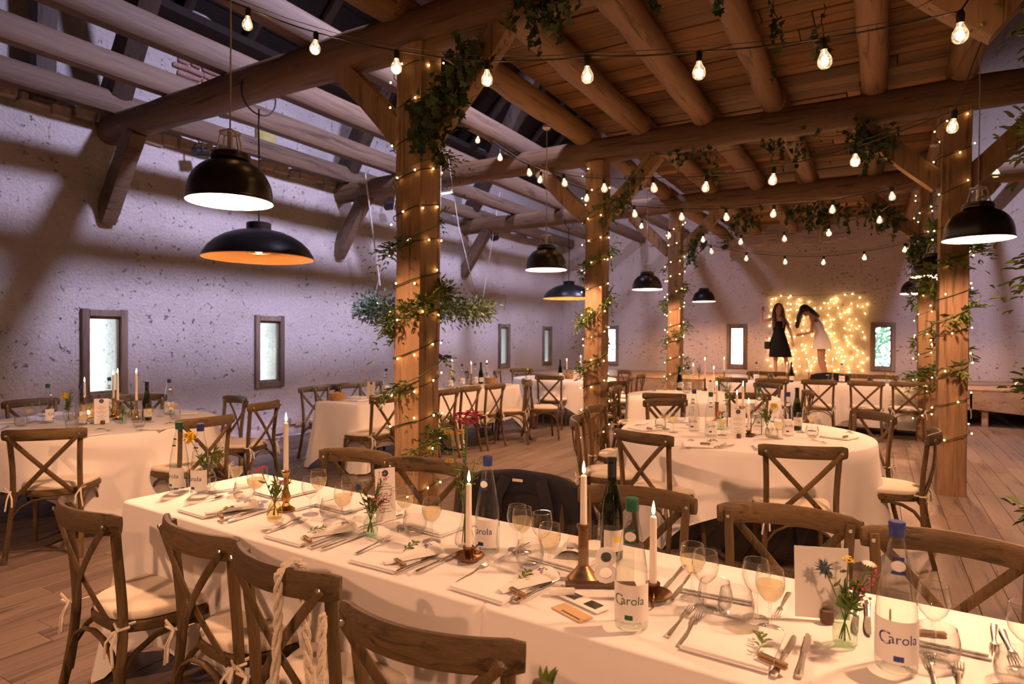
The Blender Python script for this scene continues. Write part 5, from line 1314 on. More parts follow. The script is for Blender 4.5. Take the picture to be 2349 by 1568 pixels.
for x in (-.045, .035): MB().box((x, .004, .0055), (.045, .036, .0006)).build('picture', 'photo', t, smooth=False)
p = P0(1312, 1405); t = thing('booklet', 'small sepia card under the photo strip on the front table', 'card', p, -0.40)
MB().box((0, 0, .001), (.115, .05, .002)).build('cover', 'sepia', t, smooth=False); MB().box((.01, -.014, .0022), (.07, .006, .0004)).build('dark_mark', 'ink', t, smooth=False)
p = P0(1290, 1366); t = thing('paper_roll', 'curled white paper left of the photo strip', 'paper', p, 0.5)
MB().sweep([(-.035, 0, .012), (.035, 0, .012)], [(.012 * cos(a), .012 * sin(a)) for a in [k * PI / 6 for k in range(12)]]).build('sheet', 'paper', t)
gl = [(540, 1130, 'wine', 'wine glass of pale wine at the left end of the front table, farthest left'), (597, 1152, None, 'empty wine glass behind the pink flower on the front table'), (586, 1160, 'juice', 'glass of cloudy drink left of the amber vase'),
      (712, 1180, None, 'tall empty glass right of the gilt candlestick'), (731, 1160, 'wine', 'glass of white wine just right of the gilt candlestick'), (802, 1175, None, 'empty glass behind the full one left of the thistle vase'), (787, 1205, 'juice', 'full glass of cloudy drink left of the thistle vase'),
      (929, 1208, 'wine', 'glass of wine right of the thistle vase, rear one'), (914, 1214, None, 'empty glass right of the thistle vase'), (990, 1242, 'juice', 'full glass of cloudy drink in front of the chair behind the hewn post'),
      (1198, 1268, 'wine', 'glass of white wine right of the blue-capped bottle in the middle'), (1186, 1262, None, 'empty glass behind the wine right of the middle bottle'), (1243, 1282, None, 'empty glass in front of the blazer chair'), (1260, 1316, 'wine', 'glass of white wine in front, left of the bronze column candlestick'),
      (1588, 1374, 'wine', 'glass of white wine right of the copper candle dish'), (1617, 1396, None, 'empty glass before the wine right of the copper dish'), (1734, 1420, None, 'empty glass left of the upright blank card'), (1766, 1444, 'juice', 'full glass of wine left of the upright blank card'), (2140, 1490, None, 'empty glass right of the nearest bottle'), (2352, 1545, None, 'blurred glass in the bottom right corner')]
for u, v, f_, lab in gl: wglass(u, v, f_, lab)
for u, v, lab in ((560, 1148, 'tumbler at the left end of the front table'), (760, 1190, 'tumbler left of the thistle vase'), (952, 1222, 'tumbler right of the thistle vase'), (1215, 1300, 'tumbler in the middle, beside the small eucalyptus sprig'), (1640, 1402, 'rear tumbler left of the blank card'), (1688, 1425, 'front tumbler left of the blank card'), (2150, 1520, 'tumbler right of the nearest bottle'), (2340, 1585, 'tumbler in the far bottom right')): tumbler(u, v, 'round water ' + lab if 'front table' in lab else 'round water ' + lab + ' on the front table')
for i, (u, v) in enumerate(((490, 1168), (698, 1226), (900, 1280), (1138, 1342), (1683, 1474))):
    pos = ('far left', 'second', 'third', 'fourth', 'bottom right')[i]
    flat('napkin', make_napkin, u, v, TILT + rnd(-.05, .05), 'white folded napkin at the %s place along the near side of the front table' % pos, 'napkin')
    cu_, cv_ = ((530, 1176), (752, 1230), (942, 1286), (1206, 1348), (1765, 1500))[i]
    if i < 4: flat('cone', make_cone, cu_, cv_, TILT - .28, 'white paper cone with blue print on the napkin at the %s place' % pos, 'paper', .014)
    cu_, cv_ = ((494, 1196), (695, 1252), (918, 1304), (1188, 1374), (1772, 1534))[i]
    flat('clip', make_clip, cu_, cv_, TILT - .35, 'wooden name clip at the %s place on the near side' % pos, 'clip', .012)
    cu_, cv_ = ((505, 1178), (705, 1228), (925, 1272), (1188, 1345), (1738, 1508))[i]
    flat('sprig' if i else 'sprig_small', make_sprig(4 if not i else 8), cu_, cv_ + 8, TILT - .35 if i < 2 else TILT + .15, 'green leafy sprig on the napkin at the %s place, near side' % pos, 'greenery', .014)
for i, q in enumerate(((420, 1166, 515, 1139), (596, 1228, 690, 1190), (604, 1237, 700, 1196), (814, 1272, 898, 1232), (1050, 1338, 1124, 1292), (1530, 1462, 1590, 1394), (1558, 1486, 1606, 1408), (2152, 1590, 2132, 1518), (2200, 1606, 2200, 1538))):
    cut('fork', *q, ('fork left of the far left napkin', 'upper of the two forks left of the second napkin', 'lower of the two forks left of the second napkin', 'fork left of the third napkin', 'single fork below the low candle dish', 'left fork of the pair beside the bottom right napkin', 'right fork of the pair beside the bottom right napkin', 'left blurred fork at the bottom edge by the nearest bottle', 'right blurred fork at the bottom edge by the nearest bottle')[i] + ', front table')
for i, q in enumerate(((502, 1196, 605, 1164), (522, 1198, 628, 1166), (706, 1260, 806, 1222), (735, 1262, 838, 1224), (912, 1312, 1000, 1276), (955, 1314, 1052, 1268), (1176, 1386, 1284, 1328), (1778, 1548, 1822, 1466), (1832, 1556, 1856, 1456))):
    cut('knife', *q, ('inner knife at the far left place', 'outer knife at the far left place', 'inner knife at the second place', 'outer knife at the second place', 'inner knife at the third place', 'outer knife at the third place', 'knife right of the fourth napkin', 'inner knife right of the bottom right napkin', 'outer knife right of the bottom right napkin')[i] + ', near side of the front table')
for i, q in enumerate(((565, 1118, 506, 1128), (760, 1150, 690, 1168), (900, 1190, 846, 1206), (1200, 1254, 1150, 1284), (1566, 1306, 1528, 1350), (1580, 1330, 1556, 1360), (1968, 1384, 1962, 1452), (1990, 1384, 1992, 1458))):
    cut('knife', *q, '%s knife from the left along the far side of the front table' % ('first', 'second', 'third', 'fourth', 'fifth', 'sixth', 'seventh', 'eighth')[i])
for i, q in enumerate(((1808, 1366, 1784, 1414), (2280, 1436, 2282, 1500), (2300, 1450, 2330, 1520))): cut('fork', *q, '%s fork along the far side of the front table, right half' % ordn[i])
for i, (u, v) in enumerate(((655, 1130), (800, 1158), (1010, 1206), (1305, 1278), (1660, 1345), (2150, 1450))):
    flat('napkin', make_napkin, u, v, PI + TILT + rnd(-.1, .1), '%s folded napkin from the left on the far side of the front table' % ordn[i], 'napkin')
flat('cone', make_cone, 1310, 1268, PI + .4, 'white paper cone beside the tall bronze candlestick', 'paper', .014)
flat('clip', make_clip, 2135, 1470, .3, 'wooden name clip on the far side at right', 'clip', .012)

# ---- the right-hand round table
for a in ((1592, 988, 'blue', 'leftmost water bottle on the right-hand round table', -20), (1630, 1000, 'green', 'green-capped water bottle on the right-hand round table', 0), (1807, 999, 'blue', 'water bottle beside the wine bottle on the right-hand round table', 0), (1741, 978, 'green', 'water bottle hidden behind the flowers on the right-hand round table', 0)): bottle(a[0], a[1], a[2], a[3], a[4])
winebottle(1828, 985, 'green wine bottle on the right-hand round table')
candle(1717, 1000, 'low', .21, 'rightmost of the three candles by the menu on the right-hand round table', 'low candle dish right of the menu on the right-hand round table')
candle(1690, 985, 'tall', .12, 'left of the three candles by the menu on the right-hand round table', 'candlestick behind the menu, left one')
candle(1704, 978, 'tall', .18, 'tallest middle candle behind the menu on the right-hand round table', 'candlestick behind the menu, middle one')
candle(1644, 965, 'column', .16, 'candle left of the menu behind the orange rose', 'candlestick behind the orange rose')
p = P0(1693, 1003); card(1693, 1003, .105, .21, tocam(p), 'printed menu card standing on the right-hand round table')
vase('round', [('pom', .05, -.02, .22, .03, 'yellow'), ('fern', -.02, .0, .2, .03, 'leaf'), ('spray', -.06, .0, .21, .05, 'whitef'), ('fern', .03, .0, .19, .03, 'leaf'), ('spray', -.03, .02, .25, .05, 'stem'), ('cluster', -.08, .02, .20, .02, 'pink')], 'round vase of meadow flowers with a yellow bloom on the right-hand round table', P0(1760, 996))
vase('bottle', [('pom', -.01, 0, .13, .022, 'orangef'), ('fern', .02, 0, .15, .02, 'leaf')], 'small vase with an orange rose on the right-hand round table', P0(1653, 984))
vase('tear', [('spray', .02, 0, .36, .06, 'whitef'), ('spray', .0, 0, .42, .05, 'pink'), ('fern', -.02, 0, .34, .02, 'leaf')], 'tall clear vase with wispy flowers on the right-hand round table', P0(1668, 982))
def stand(u, v, label):
    p = P0(u, v); t = thing('table_sign', label, 'sign', p, tocam(p) + 1.0)
    MB().tube([(-.07, 0, .002), (-.07, 0, .155), (.07, 0, .155), (.07, 0, .002)], .0028, 6, (0, 1, 0), closed=True).build('frame', 'rubber', t); MB().tube([(0, 0, .15), (0, .07, .002)], .0025, 6).build('strut', 'rubber', t)
    MB().box((0, 0, .078), (.134, .002, .146)).build('sheet', 'acrylic', t, smooth=False)
stand(1735, 998, 'black wire framed sign stand on the right-hand round table')
def gset(lst, tname):
    for u, v, k, lab in lst:
        L = lab + ' on ' + tname
        if k == 't': tumbler(u, v, 'water tumbler ' + L)
        else: wglass(u, v, k, ('empty wine glass ' if not k else 'filled wine glass ') + L)
gset([(1544, 992, 'juice', 'at the left'), (1526, 984, 'wine', 'behind the left drink'), (1515, 984, 't', 'at the left'), (1655, 998, 'juice', 'left of the menu'), (1786, 1006, 'juice', 'left of the right water bottle'), (1837, 992, None, 'right of the wine bottle'), (1862, 988, 'juice', 'at the far right'), (1863, 1002, 't', 'at the far right'), (1770, 1006, 't', 'before the flower vase'), (1582, 975, None, 'behind the leftmost bottle'), (1720, 972, None, 'at the back'), (1775, 968, 'wine', 'at the back right'), (1560, 968, 't', 'at the back left')], TN[2])
for i, (u, v, r) in enumerate(((1600, 1021, .3), (1480, 984, -.6), (1925, 1003, 1.2), (1560, 966, .2), (1820, 964, .6), (1780, 1028, 0))):
    flat('napkin', make_napkin, u, v, r, 'white napkin at the %s of the right-hand round table' % ('front left', 'far left edge', 'far right edge', 'back left', 'back right', 'front middle')[i], 'napkin')
    if i < 3: flat('sprig', make_sprig(8), u + (20, 20, 25)[i], v, r - 1, 'leafy sprig on the %s napkin of the right-hand round table' % ('front left', 'far left', 'far right')[i], 'greenery', .014); flat('clip', make_clip, u + (14, 10, 14)[i], v + 4, r, 'name clip on the %s napkin of the right-hand round table' % ('front left', 'far left', 'far right')[i], 'clip', .013)
for i, q in enumerate(((1560, 1018, 1588, 1008), (1566, 1022, 1592, 1010), (1727, 1024, 1738, 1036), (1744, 1022, 1752, 1034), (1870, 1010, 1890, 1016))): cut('fork', *q, '%s fork from the left on the right-hand round table' % ordn[i])
for i, q in enumerate(((1634, 1030, 1660, 1020), (1646, 1032, 1680, 1021), (1455, 976, 1490, 970))): cut('knife', *q, '%s knife from the left on the right-hand round table' % ordn[i])

# ---- the left round table
for a in ((110, 970, 'green', 'green-capped water bottle at the left of the left round table', 60), (186, 975, 'blue', 'blue-capped water bottle beside the menu on the left round table', 70), (388, 950, 'blue', 'water bottle at the right side of the left round table', 20), (253, 940, 'green', 'water bottle behind the candles on the left round table', 0)): bottle(*a[:5], level=.19 if a[0] < 300 else .24)
winebottle(337, 964, 'green wine bottle on the left round table')
candle(260, 956, 'tall', .235, 'lit candle in front of the tallest on the left round table', 'gilt candlestick in the middle of the left round table')
candle(270, 962, 'tall', .25, 'tallest lit candle before the first window', 'gilt candlestick beside the middle one on the left round table'); bpy.data.objects
candle(313, 962, 'tall', .25, 'lit candle right of the vases on the left round table', 'gilt candlestick right of the vases on the left round table')
candle(194, 950, 'column', .15, 'low lit candle behind the blue-capped bottle on the left round table', 'candlestick behind the blue-capped bottle on the left round table')
p = P0(233, 974); card(233, 972, .105, .21, tocam(p) + .1, 'printed menu card leaning in a log stump on the left round table')
stand(210, 970, 'black wire framed sign stand on the left round table')
p = P0(203, 958); t = thing('wooden_box', 'glowing wooden box behind the menu on the left round table', 'box', p, tocam(p))
for s_ in (-1, 1): MB().box((s_ * .055, 0, .06), (.008, .11, .12), .001).build('side_board', 'clip', t, smooth=False)
MB().box((0, .05, .06), (.11, .008, .12), .001).build('back_board', 'clip', t, smooth=False); MB().box((0, 0, .005), (.11, .11, .01), .001).build('base_board', 'clip', t, smooth=False); MB().ball((0, 0, .05), .012, 8, 5, (1, 1, 1.6)).build('tealight_flame', 'flame', t)
vase('round', [('pom', -.02, -.02, .22, .034, 'yellow'), ('fern', .04, .0, .27, .03, 'stem'), ('spray', .0, .02, .28, .06, 'stem'), ('fern', -.03, .0, .2, .03, 'leaf'), ('fern', .02, -.02, .18, .03, 'leaf')], 'round vase with a big yellow flower on the left round table', P0(157, 966))
vase('bottle', [('cluster', -.01, .0, .19, .014, 'whitef'), ('fern', .0, .0, .16, .026, 'leaf'), ('fern', .03, 0, .14, .02, 'leaf')], 'small bottle vase with white blossom on the left round table', P0(281, 971))
vase('amber', [('cluster', -.03, .0, .21, .014, 'yellow'), ('pom', .06, .0, .19, .016, 'pink'), ('fern', .0, .0, .17, .022, 'leaf')], 'vase with yellow and pink blooms behind the candle on the left round table', P0(302, 957))
gset([(67, 970, 'juice', 'at the far left'), (82, 966, None, 'second from the left'), (48, 978, 't', 'at the far left'), (189, 990, 'juice', 'in front of the menu'), (317, 968, None, 'left of the wine bottle'), (319, 980, 't', 'left of the wine bottle'), (344, 968, 'wine', 'before the wine bottle'), (400, 955, 'juice', 'beside the right bottle'), (366, 955, None, 'right of the wine bottle'), (402, 962, 't', 'beside the right bottle'), (165, 985, 't', 'before the yellow flower'), (288, 950, 't', 'at the back'), (100, 955, None, 'behind the green-capped bottle')], TN[3])
for i, (u, v, r) in enumerate(((365, 982, .4), (430, 948, .9), (200, 996, .2), (15, 968, -.6), (120, 950, .2))):
    flat('napkin', make_napkin, u, v, r, 'white napkin at the %s of the left round table' % ('front right', 'right edge', 'front middle', 'far left', 'back left')[i], 'napkin')
    if i < 3: flat('sprig', make_sprig(8), u + 18, v - 2, r - 1.2, 'leafy sprig on the %s napkin of the left round table' % ('front right', 'right', 'front')[i], 'greenery', .014)
for i, q in enumerate(((206, 1000, 226, 990), (222, 1000, 250, 988), (415, 974, 440, 976), (5, 985, 20, 978))): cut('knife', *q, '%s knife from the left on the left round table' % ordn[(1, 2, 3, 0)[i]])
for i, q in enumerate(((335, 984, 352, 990), (3, 998, 18, 994))): cut('fork', *q, '%s fork on the left round table' % ('right', 'left')[i])

# ---- the wall-side long table
def basket(u, v, label):
    p = P0(u, v); t = thing('bread_basket', label, 'basket', p)
    for k in range(5): MB().tube([((.085 + .005 * k) * cos(a), (.065 + .004 * k) * sin(a), .009 + k * .017) for a in [2 * PI * j / 28 for j in range(28)]], .0095, 6, closed=True).build('wicker_band', 'wicker', t)
    MB().lathe([(0, .004), (.085, .004)], 24).build('base', 'wicker', t)
    for k in range(7): a = k * .9; MB().ball((.045 * cos(a) * (k > 0), .035 * sin(a) * (k > 0), .065 + .015 * (k == 0)), .03, 8, 5, (1.2, .9, .7)).build('bread', 'bread', t)
basket(771, 917, 'wicker basket of bread at the near end of the wall-side long table'); basket(1157, 875, 'small bread basket at the far end of the wall-side long table')
candle(834, 893, 'tall', .21, 'leftmost lit candle on the wall-side long table', 'candlestick at the near end of the wall-side long table')
candle(909, 893, 'tall', .15, 'candle half behind the hewn post on the wall-side long table', 'candlestick by the hewn post on the wall-side long table')
candle(1016, 886, 'tall', .20, 'lit candle right of the hewn post on the wall-side long table', 'candlestick right of the hewn post on the wall-side long table')
candle(1079, 882, 'tall', .16, 'lit candle in the middle right of the wall-side long table', 'candlestick in the middle right of the wall-side long table')
candle(1140, 874, 'tall', .17, 'last lit candle on the wall-side long table', 'candlestick at the far end of the wall-side long table')
p = P0(849, 916); card(851, 914, .10, .20, tocam(p) - .4, 'menu card near the bread basket on the wall-side long table')
for a in ((865, 903, 'blue', 'water bottle near the bread basket', -20), (1050, 884, 'blue', 'water bottle right of the hewn post on the wall-side table', 0), (1034, 890, 'green', 'water bottle beside the candle right of the hewn post', 0), (1089, 881, 'green', 'water bottle in the far half of the wall-side table', 0), (1146, 874, 'blue', 'water bottle at the far end of the wall-side table', 0)): bottle(*a[:5])
winebottle(1103, 880, 'green wine bottle on the wall-side long table')
vase('bottle', [('pom', .0, 0, .15, .02, 'pink'), ('cluster', .02, .02, .13, .02, 'pink'), ('fern', -.02, 0, .14, .02, 'leaf')], 'vase of pink flowers on the wall-side long table', P0(894, 899))
vase('round', [('cluster', .0, 0, .2, .03, 'vine'), ('fern', .04, 0, .2, .03, 'leaf'), ('pom', -.03, 0, .17, .02, 'lilac')], 'vase of dark flowers right of the hewn post', P0(1066, 883))
vase('bottle', [('pom', .03, 0, .18, .024, 'yellow'), ('fern', -.02, 0, .16, .02, 'leaf')], 'vase of yellow flowers at the far end of the wall-side long table', P0(1151, 872))
gset([(809, 907, None, 'near the bread basket'), (822, 904, 't', 'near the menu'), (878, 896, None, 'left of the hewn post'), (1005, 893, None, 'right of the hewn post'), (1023, 889, 't', 'by the candle'), (1114, 880, None, 'at the far half'), (1125, 877, 't', 'at the far half'), (886, 902, 't', 'left of the pink flowers')], TN[4])
for i, (u, v) in enumerate(((820, 918), (870, 912), (1010, 895), (1075, 886), (790, 910))):
    flat('napkin', make_napkin, u, v, .1 * i, '%s napkin on the wall-side long table' % ordn[i], 'napkin')
for i, q in enumerate(((796, 920, 806, 914), (802, 922, 812, 915))): cut('fork', *q, '%s fork beside the bread basket' % ('left', 'right')[i])

# ---- far tables
candle(1300, 868, 'tall', .16, 'left lit candle on the far left round table', 'left candlestick on the far left round table'); candle(1332, 869, 'tall', .22, 'right lit candle on the far left round table', 'right candlestick on the far left round table')
winebottle(1285, 868, 'dark wine bottle on the far left round table'); bottle(1345, 868, 'blue', 'water bottle on the far left round table'); basket(1307, 868, 'bread basket on the far left round table')
p = P0(1322, 872); card(1322, 872, .10, .17, tocam(p), 'left pale menu card on the far left round table'); p = P0(1336, 871); card(1337, 871, .09, .19, tocam(p) + .3, 'right pale menu card on the far left round table', True, False)
gset([(1262, 870, None, 'at the left'), (1270, 868, 't', 'second'), (1356, 866, None, 'at the right')], TN[5])
candle(1590, 898, 'tall', .19, 'leftmost lit candle on the second round table', 'leftmost candlestick on the second round table'); candle(1617, 895, 'column', .27, 'tallest candle on the second round table', 'second candlestick on the second round table'); candle(1637, 902, 'tall', .17, 'right lit candle on the second round table', 'right candlestick on the second round table')
winebottle(1552, 893, 'dark wine bottle on the second round table'); bottle(1535, 888, 'blue', 'left water bottle on the second round table'); bottle(1568, 890, 'blue', 'water bottle right of the wine bottle on the second round table', 10)
vase('round', [('pom', .0, 0, .2, .03, 'yellow'), ('cluster', .05, 0, .19, .025, 'whitef'), ('fern', -.03, 0, .19, .03, 'leaf'), ('cluster', .1, 0, .17, .02, 'lilac')], 'vase of yellow and white flowers on the second round table', P0(1655, 896))
vase('tear', [('spray', 0, 0, .38, .05, 'lilac'), ('fern', 0.01, 0, .33, .02, 'leaf')], 'tall vase with wispy lilac flowers on the second round table', P0(1600, 888))
p = P0(1630, 905); card(1630, 906, .10, .20, tocam(p) + .5, 'menu card on the second round table')
gset([(1510, 893, None, 'at the left'), (1522, 891, 'wine', 'second'), (1575, 902, 't', 'in the middle'), (1680, 895, None, 'at the right'), (1500, 897, 't', 'far left'), (1700, 890, 't', 'far right')], TN[6])
for i, (u, v) in enumerate(((1490, 902), (1560, 912), (1700, 905))): flat('napkin', make_napkin, u, v, .3, '%s napkin from the left on the second round table' % ordn[i], 'napkin')
for u, v, lab in ((1735, 874, 'left water bottle on the head table'), (1931, 878, 'water bottle right of the women on the head table')): bottle(u, v, 'blue', lab)
winebottle(1815, 876, 'green wine bottle on the head table before the light curtain')
for i, u in enumerate((1805, 1855, 1910, 1661)): candle(u, 877 if u > 1700 else 872, 'tall', (.14, .16, .2, .2)[i], '%s small candle on the head table' % ('left', 'middle', 'right', 'farthest left')[i], '%s candlestick on the head table' % ('left', 'middle', 'right', 'farthest left')[i])
vase('round', [('pom', .02, 0, .16, .026, 'yellow'), ('fern', -.03, 0, .18, .03, 'leaf'), ('cluster', .05, 0, .15, .02, 'whitef')], 'vase of flowers at the right end of the head table', P0(2028, 878))
gset([(1770, 880, None, 'at the left'), (1838, 880, None, 'before the light curtain'), (1893, 882, 't', 'before the second woman'), (1905, 882, None, 'in the middle'), (1960, 883, None, 'right of the bottle'), (2045, 884, 't', 'beside the flowers'), (2065, 885, None, 'at the right end')], TN[7])

# ------------------------------------------------------------------ blazer, bags
cx0, cy0 = coatchair.location.x, coatchair.location.y
t = thing('dark_blazer', 'dark navy blazer hung over a chair back at the front table', 'jacket', (cx0, cy0, 0), coatchair.rotation_euler.z); BLZ = t
mb = MB(); n = 26; m = 16
def coat(s, q):
    """s -1..1 across the shoulders, q 0..1 down; wraps over the rail, front (+y) and back (-y)"""
    w_ = 0.27 + 0.02 * sin(q * 3); x = s * w_; yc = -0.285 + 0.048 * (s ** 2)
    top = 0.905 - 0.045 * abs(s) ** 3
    if q < 0.5: k = (0.5 - q) / 0.5; z = top - 0.62 * k + 0.01 * sin(9 * s); y = yc - 0.030 - 0.055 * k - 0.012 * sin(11 * s) * k
    else: k = (q - 0.5) / 0.5; z = top - 0.44 * k - 0.03 * (abs(s)); y = yc + 0.030 + 0.02 * k + 0.010 * sin(13 * s) * k
    if abs(q - .5) < .04: z = top + .008
    return Vector((x, y, z))
hole = lambda s, q: q > 0.60 and abs(s) < 0.30 + 0.24 * min(1, (q - .60) / .25) and q > .60
for a in range(n + 1):
    for b in range(m + 1): mb.v.append(tuple(coat(-1 + 2 * a / n, b / m)))
for a in range(n):
    for b in range(m):
        if hole(-1 + 2 * (a + .5) / n, (b + .5) / m): continue
        k = a * (m + 1) + b; mb.f.append((k, k + 1, k + m + 2, k + m + 1))
b_ = mb.build('body', 'navy', t, sharp=None); md = b_.modifiers.new('thick', 'SOLIDIFY'); md.thickness = 0.012; md2 = b_.modifiers.new('sub', 'SUBSURF'); md2.levels = 1; md2.render_levels = 2
for s in (-1, 1):
    MB().tube([(s * .25, -.255, .85), (s * .285, -.25, .70), (s * .28, -.235, .50), (s * .27, -.20, .34)], [.045, .06, .055, .05], 12, (0, 1, 0)).build('sleeve', 'navy', t)
    MB().sweep([(s * .085, -.235, .865), (s * .12, -.205, .78), (s * .155, -.195, .62), (s * .16, -.19, .48)], superell(.055, .008, 8, 4), (0, 1, 0)).build('lapel', 'navy', t)
ln = MB(); ln.add([(x, -.272 + .03 * (x / .2) ** 2, z) for z in (.83, .46) for x in (-.2, -.1, 0, .1, .2)], [(i, i + 1, i + 6, i + 5) for i in range(4)]); ln.build('lining', 'satin', t)
MB().box((0.03, -.236, .852), (.05, .003, .012)).build('collar_tag', 'paper', t)
# macrame bag
cx0, cy0 = bagchair.location.x, bagchair.location.y
t = thing('woven_bag', 'cream woven shoulder bag hanging by braided straps on a chair back', 'bag', (cx0, cy0, 0), bagchair.rotation_euler.z)
def braid(pts, r):
    P = [Vector(p) for p in pts]; Q = []
    for i in range(len(P) - 1):
        for k in range(10): Q.append(P[i].lerp(P[i + 1], k / 10))
    Q.append(P[-1]); mb = MB()
    for s in range(3):
        mb.tube([q + Vector((r * .7 * cos(i * .75 + s * 2.1), r * .7 * sin(i * .75 + s * 2.1), 0.25 * r * sin(i * .75 + s))) for i, q in enumerate(Q)], r * .62, 6)
    return mb
braid([(.075, -.33, .46), (.08, -.315, .72), (.085, -.315, .87), (.085, -.275, .898), (.085, -.24, .87), (.09, -.235, .70), (.10, -.225, .52)], .0105).build('strap', 'macrame', t)
braid([(.225, -.30, .44), (.222, -.285, .62), (.218, -.275, .78)], .0095).build('strap', 'macrame', t)
bg = MB()
for i in range(11):
    z = .46 - .30 * i / 10; w_ = .055 + .10 * math.sqrt(i / 10) - .03 * max(0, i - 8) / 2; d = .02 + .05 * sin(PI * min(1, (i + .5) / 11))
    for j in range(20):
        a = 2 * PI * j / 20; c, s_ = cos(a), sin(a); k = 1 + .02 * noise.noise((c * 4, s_ * 4, z * 20)); bg.v.append((.15 + w_ * c * k, -.335 - .02 + d * s_ * k, z))
for i in range(10):
    for j in range(20): bg.f.append((i * 20 + j, (i + 1) * 20 + j, (i + 1) * 20 + (j + 1) % 20, i * 20 + (j + 1) % 20))
bg.f.append(tuple(200 + j for j in range(20))[::-1]); bg.build('bag_body', 'macrame', t)
for k in range(40):
    a = rnd(PI, 2 * PI); z = rnd(.2, .42); i = (.46 - z) / .03; w_ = .055 + .10 * math.sqrt(i / 10); d = .02 + .05 * sin(PI * min(1, (i + .5) / 11))
    if k == 0: stud = o = MB().ball((0, 0, 0), .006, 6, 4).build('stud', 'silver', t)
    else: o = stud.copy(); COL.objects.link(o); o.parent = t
    o.location = (.15 + w_ * cos(a), -.355 + d * sin(a), z)
for x in (.095, .215): MB().tube([(x + .016 * cos(a), -.345, .47 + .016 * sin(a)) for a in [2 * PI * k / 16 for k in range(16)]], .004, 6, (0, 1, 0), closed=True).build('ring', 'silver', t)
fl_ = MB()
for k in range(16): fl_.tube([(.05 + .2 * k / 15, -.35, .30), (.05 + .2 * k / 15 + rnd(-.01, .01), -.36, .2), (.05 + .2 * k / 15 + rnd(-.02, .02), -.36, .08)], .004, 5)
fl_.build('fringe', 'macrame', t)
tf = MB()
for k in range(10): add_leaf(tf, Vector((.08, -.38, .44)), Vector((rnd(-1, 1), -.4, rnd(-1, .3))), RV(), .06, .03)
tf.build('leaf_tassel', 'leaf', t)
c9 = CH[34] if len(CH) > 34 else CH[-1]
for o in CH:
    if 'brown bag' in o['label']: c9 = o
t = thing('brown_bag', 'small brown leather bag hanging from the last chair of the wall-side table', 'bag', c9.location, c9.rotation_euler.z)
MB().box((.10, -.34, .30), (.20, .09, .22), .03).build('pouch', 'leather', t); MB().tube([(.03, -.34, .40), (.06, -.30, .7), (.12, -.29, .89), (.15, -.30, .7), (.17, -.34, .40)], .006, 6).build('strap', 'leather', t); MB().box((.10, -.39, .35), (.19, .012, .11), .005).build('flap', 'leather', t)
# leafy plant tip at the bottom edge
p = ON(1255, 1570, z=.86); t = thing('leafy_twig', 'leaf tip poking up at the bottom edge', 'greenery', p); mb = MB()
for k in range(5): add_leaf(mb, Vector((0, 0, -.01)), Vector((rnd(-.5, .5), rnd(-.3, .3), 1)), Vector((0, -1, 0)) + RV(.3), .045, .016)
mb.build('leaf', 'leaf', t); MB().tube([(0, 0, 0), (0.01, 0, -.08)], .002, 5, (0, 1, 0)).build('stem', 'stem', t)
p = ON(2270, 884, z=.645); t = thing('stage_cable', 'thin black cable lying along the stage edge at right', 'cable', p)
MB().tube([Vector((x, .03 * sin(x * 5), .006 + .004 * sin(x * 9))) for x in [-.6 + .1 * k for k in range(18)]], .006, 5).build('cable', 'wire', t)
jc = [o for o in CH if o['label'].startswith('third chair from the left behind the head table')][0]
o = dup(BLZ, jc.location, jc.rotation_euler.z); tag(o, 'black jacket hung over a chair behind the head table, below the woman in white', 'jacket')

# ------------------------------------------------------------------ the two women on the stage
def skin_mesh(name, mat, verts, edges, radii, parent, root=0, sub=2):
    me = bpy.data.meshes.new(name); me.from_pydata(verts, edges, []); o = bpy.data.objects.new(name, me); COL.objects.link(o); me.materials.append(MT[mat])
    md = o.modifiers.new('skin', 'SKIN'); md.use_smooth_shade = True
    for i, r in enumerate(radii):
        r = r if isinstance(r, tuple) else (r, r); me.skin_vertices[0].data[i].radius = r; me.skin_vertices[0].data[i].use_root = i == root
    s = o.modifiers.new('sub', 'SUBSURF'); s.levels = 1; s.render_levels = sub; o.parent = parent; return o
def body(t, J, name='body'):
    """J: list of chains [(joint, radius)...]; first vertex of a chain may be an index name shared"""
    V = []; E = []; Rr = []; ix = {}
    for ch in J:
        prev = None
        for nm, p, r in ch:
            if nm in ix and p is None: i = ix[nm]
            else: i = len(V); V.append(p); Rr.append(r); ix[nm] = i
            if prev is not None: E.append((prev, i))
            prev = i
    return skin_mesh(name, 'skin', V, E, Rr, t)
def hand(J, w, dirv, sidev, k=1.0):
    """palm and five fingers from wrist w along dirv"""
    d = Vector(dirv).normalized(); s = Vector(sidev).normalized(); w = Vector(w); out = []
    out.append([('wr' + str(id(J)), tuple(w), .022), ('pm', tuple(w + d * .055), (.030, .016))])
    return out
def fingers(t, w, d, s, cu, mat='skin'):
    d = Vector(d).normalized(); s = Vector(s).normalized(); w = Vector(w); nn = d.cross(s).normalized() * cu
    for k, L in enumerate((.066, .075, .070, .055)):
        b = w + d * .075 + s * (.024 - .016 * k); P = [w + d * .05 + s * (.018 - .012 * k), b, b + (d + nn * .35).normalized() * L * .5, b + (d + nn * .9).normalized() * L * .95]
        MB().tube(P, [.0095, .009, .008, .006], 7).build('finger', mat, t)
    b = w + d * .025 + s * .022; MB().tube([b, b + (d * .5 + s).normalized() * .03, b + (d + s * .7 + nn * .4).normalized() * .065], [.011, .0095, .007], 7).build('thumb', mat, t)
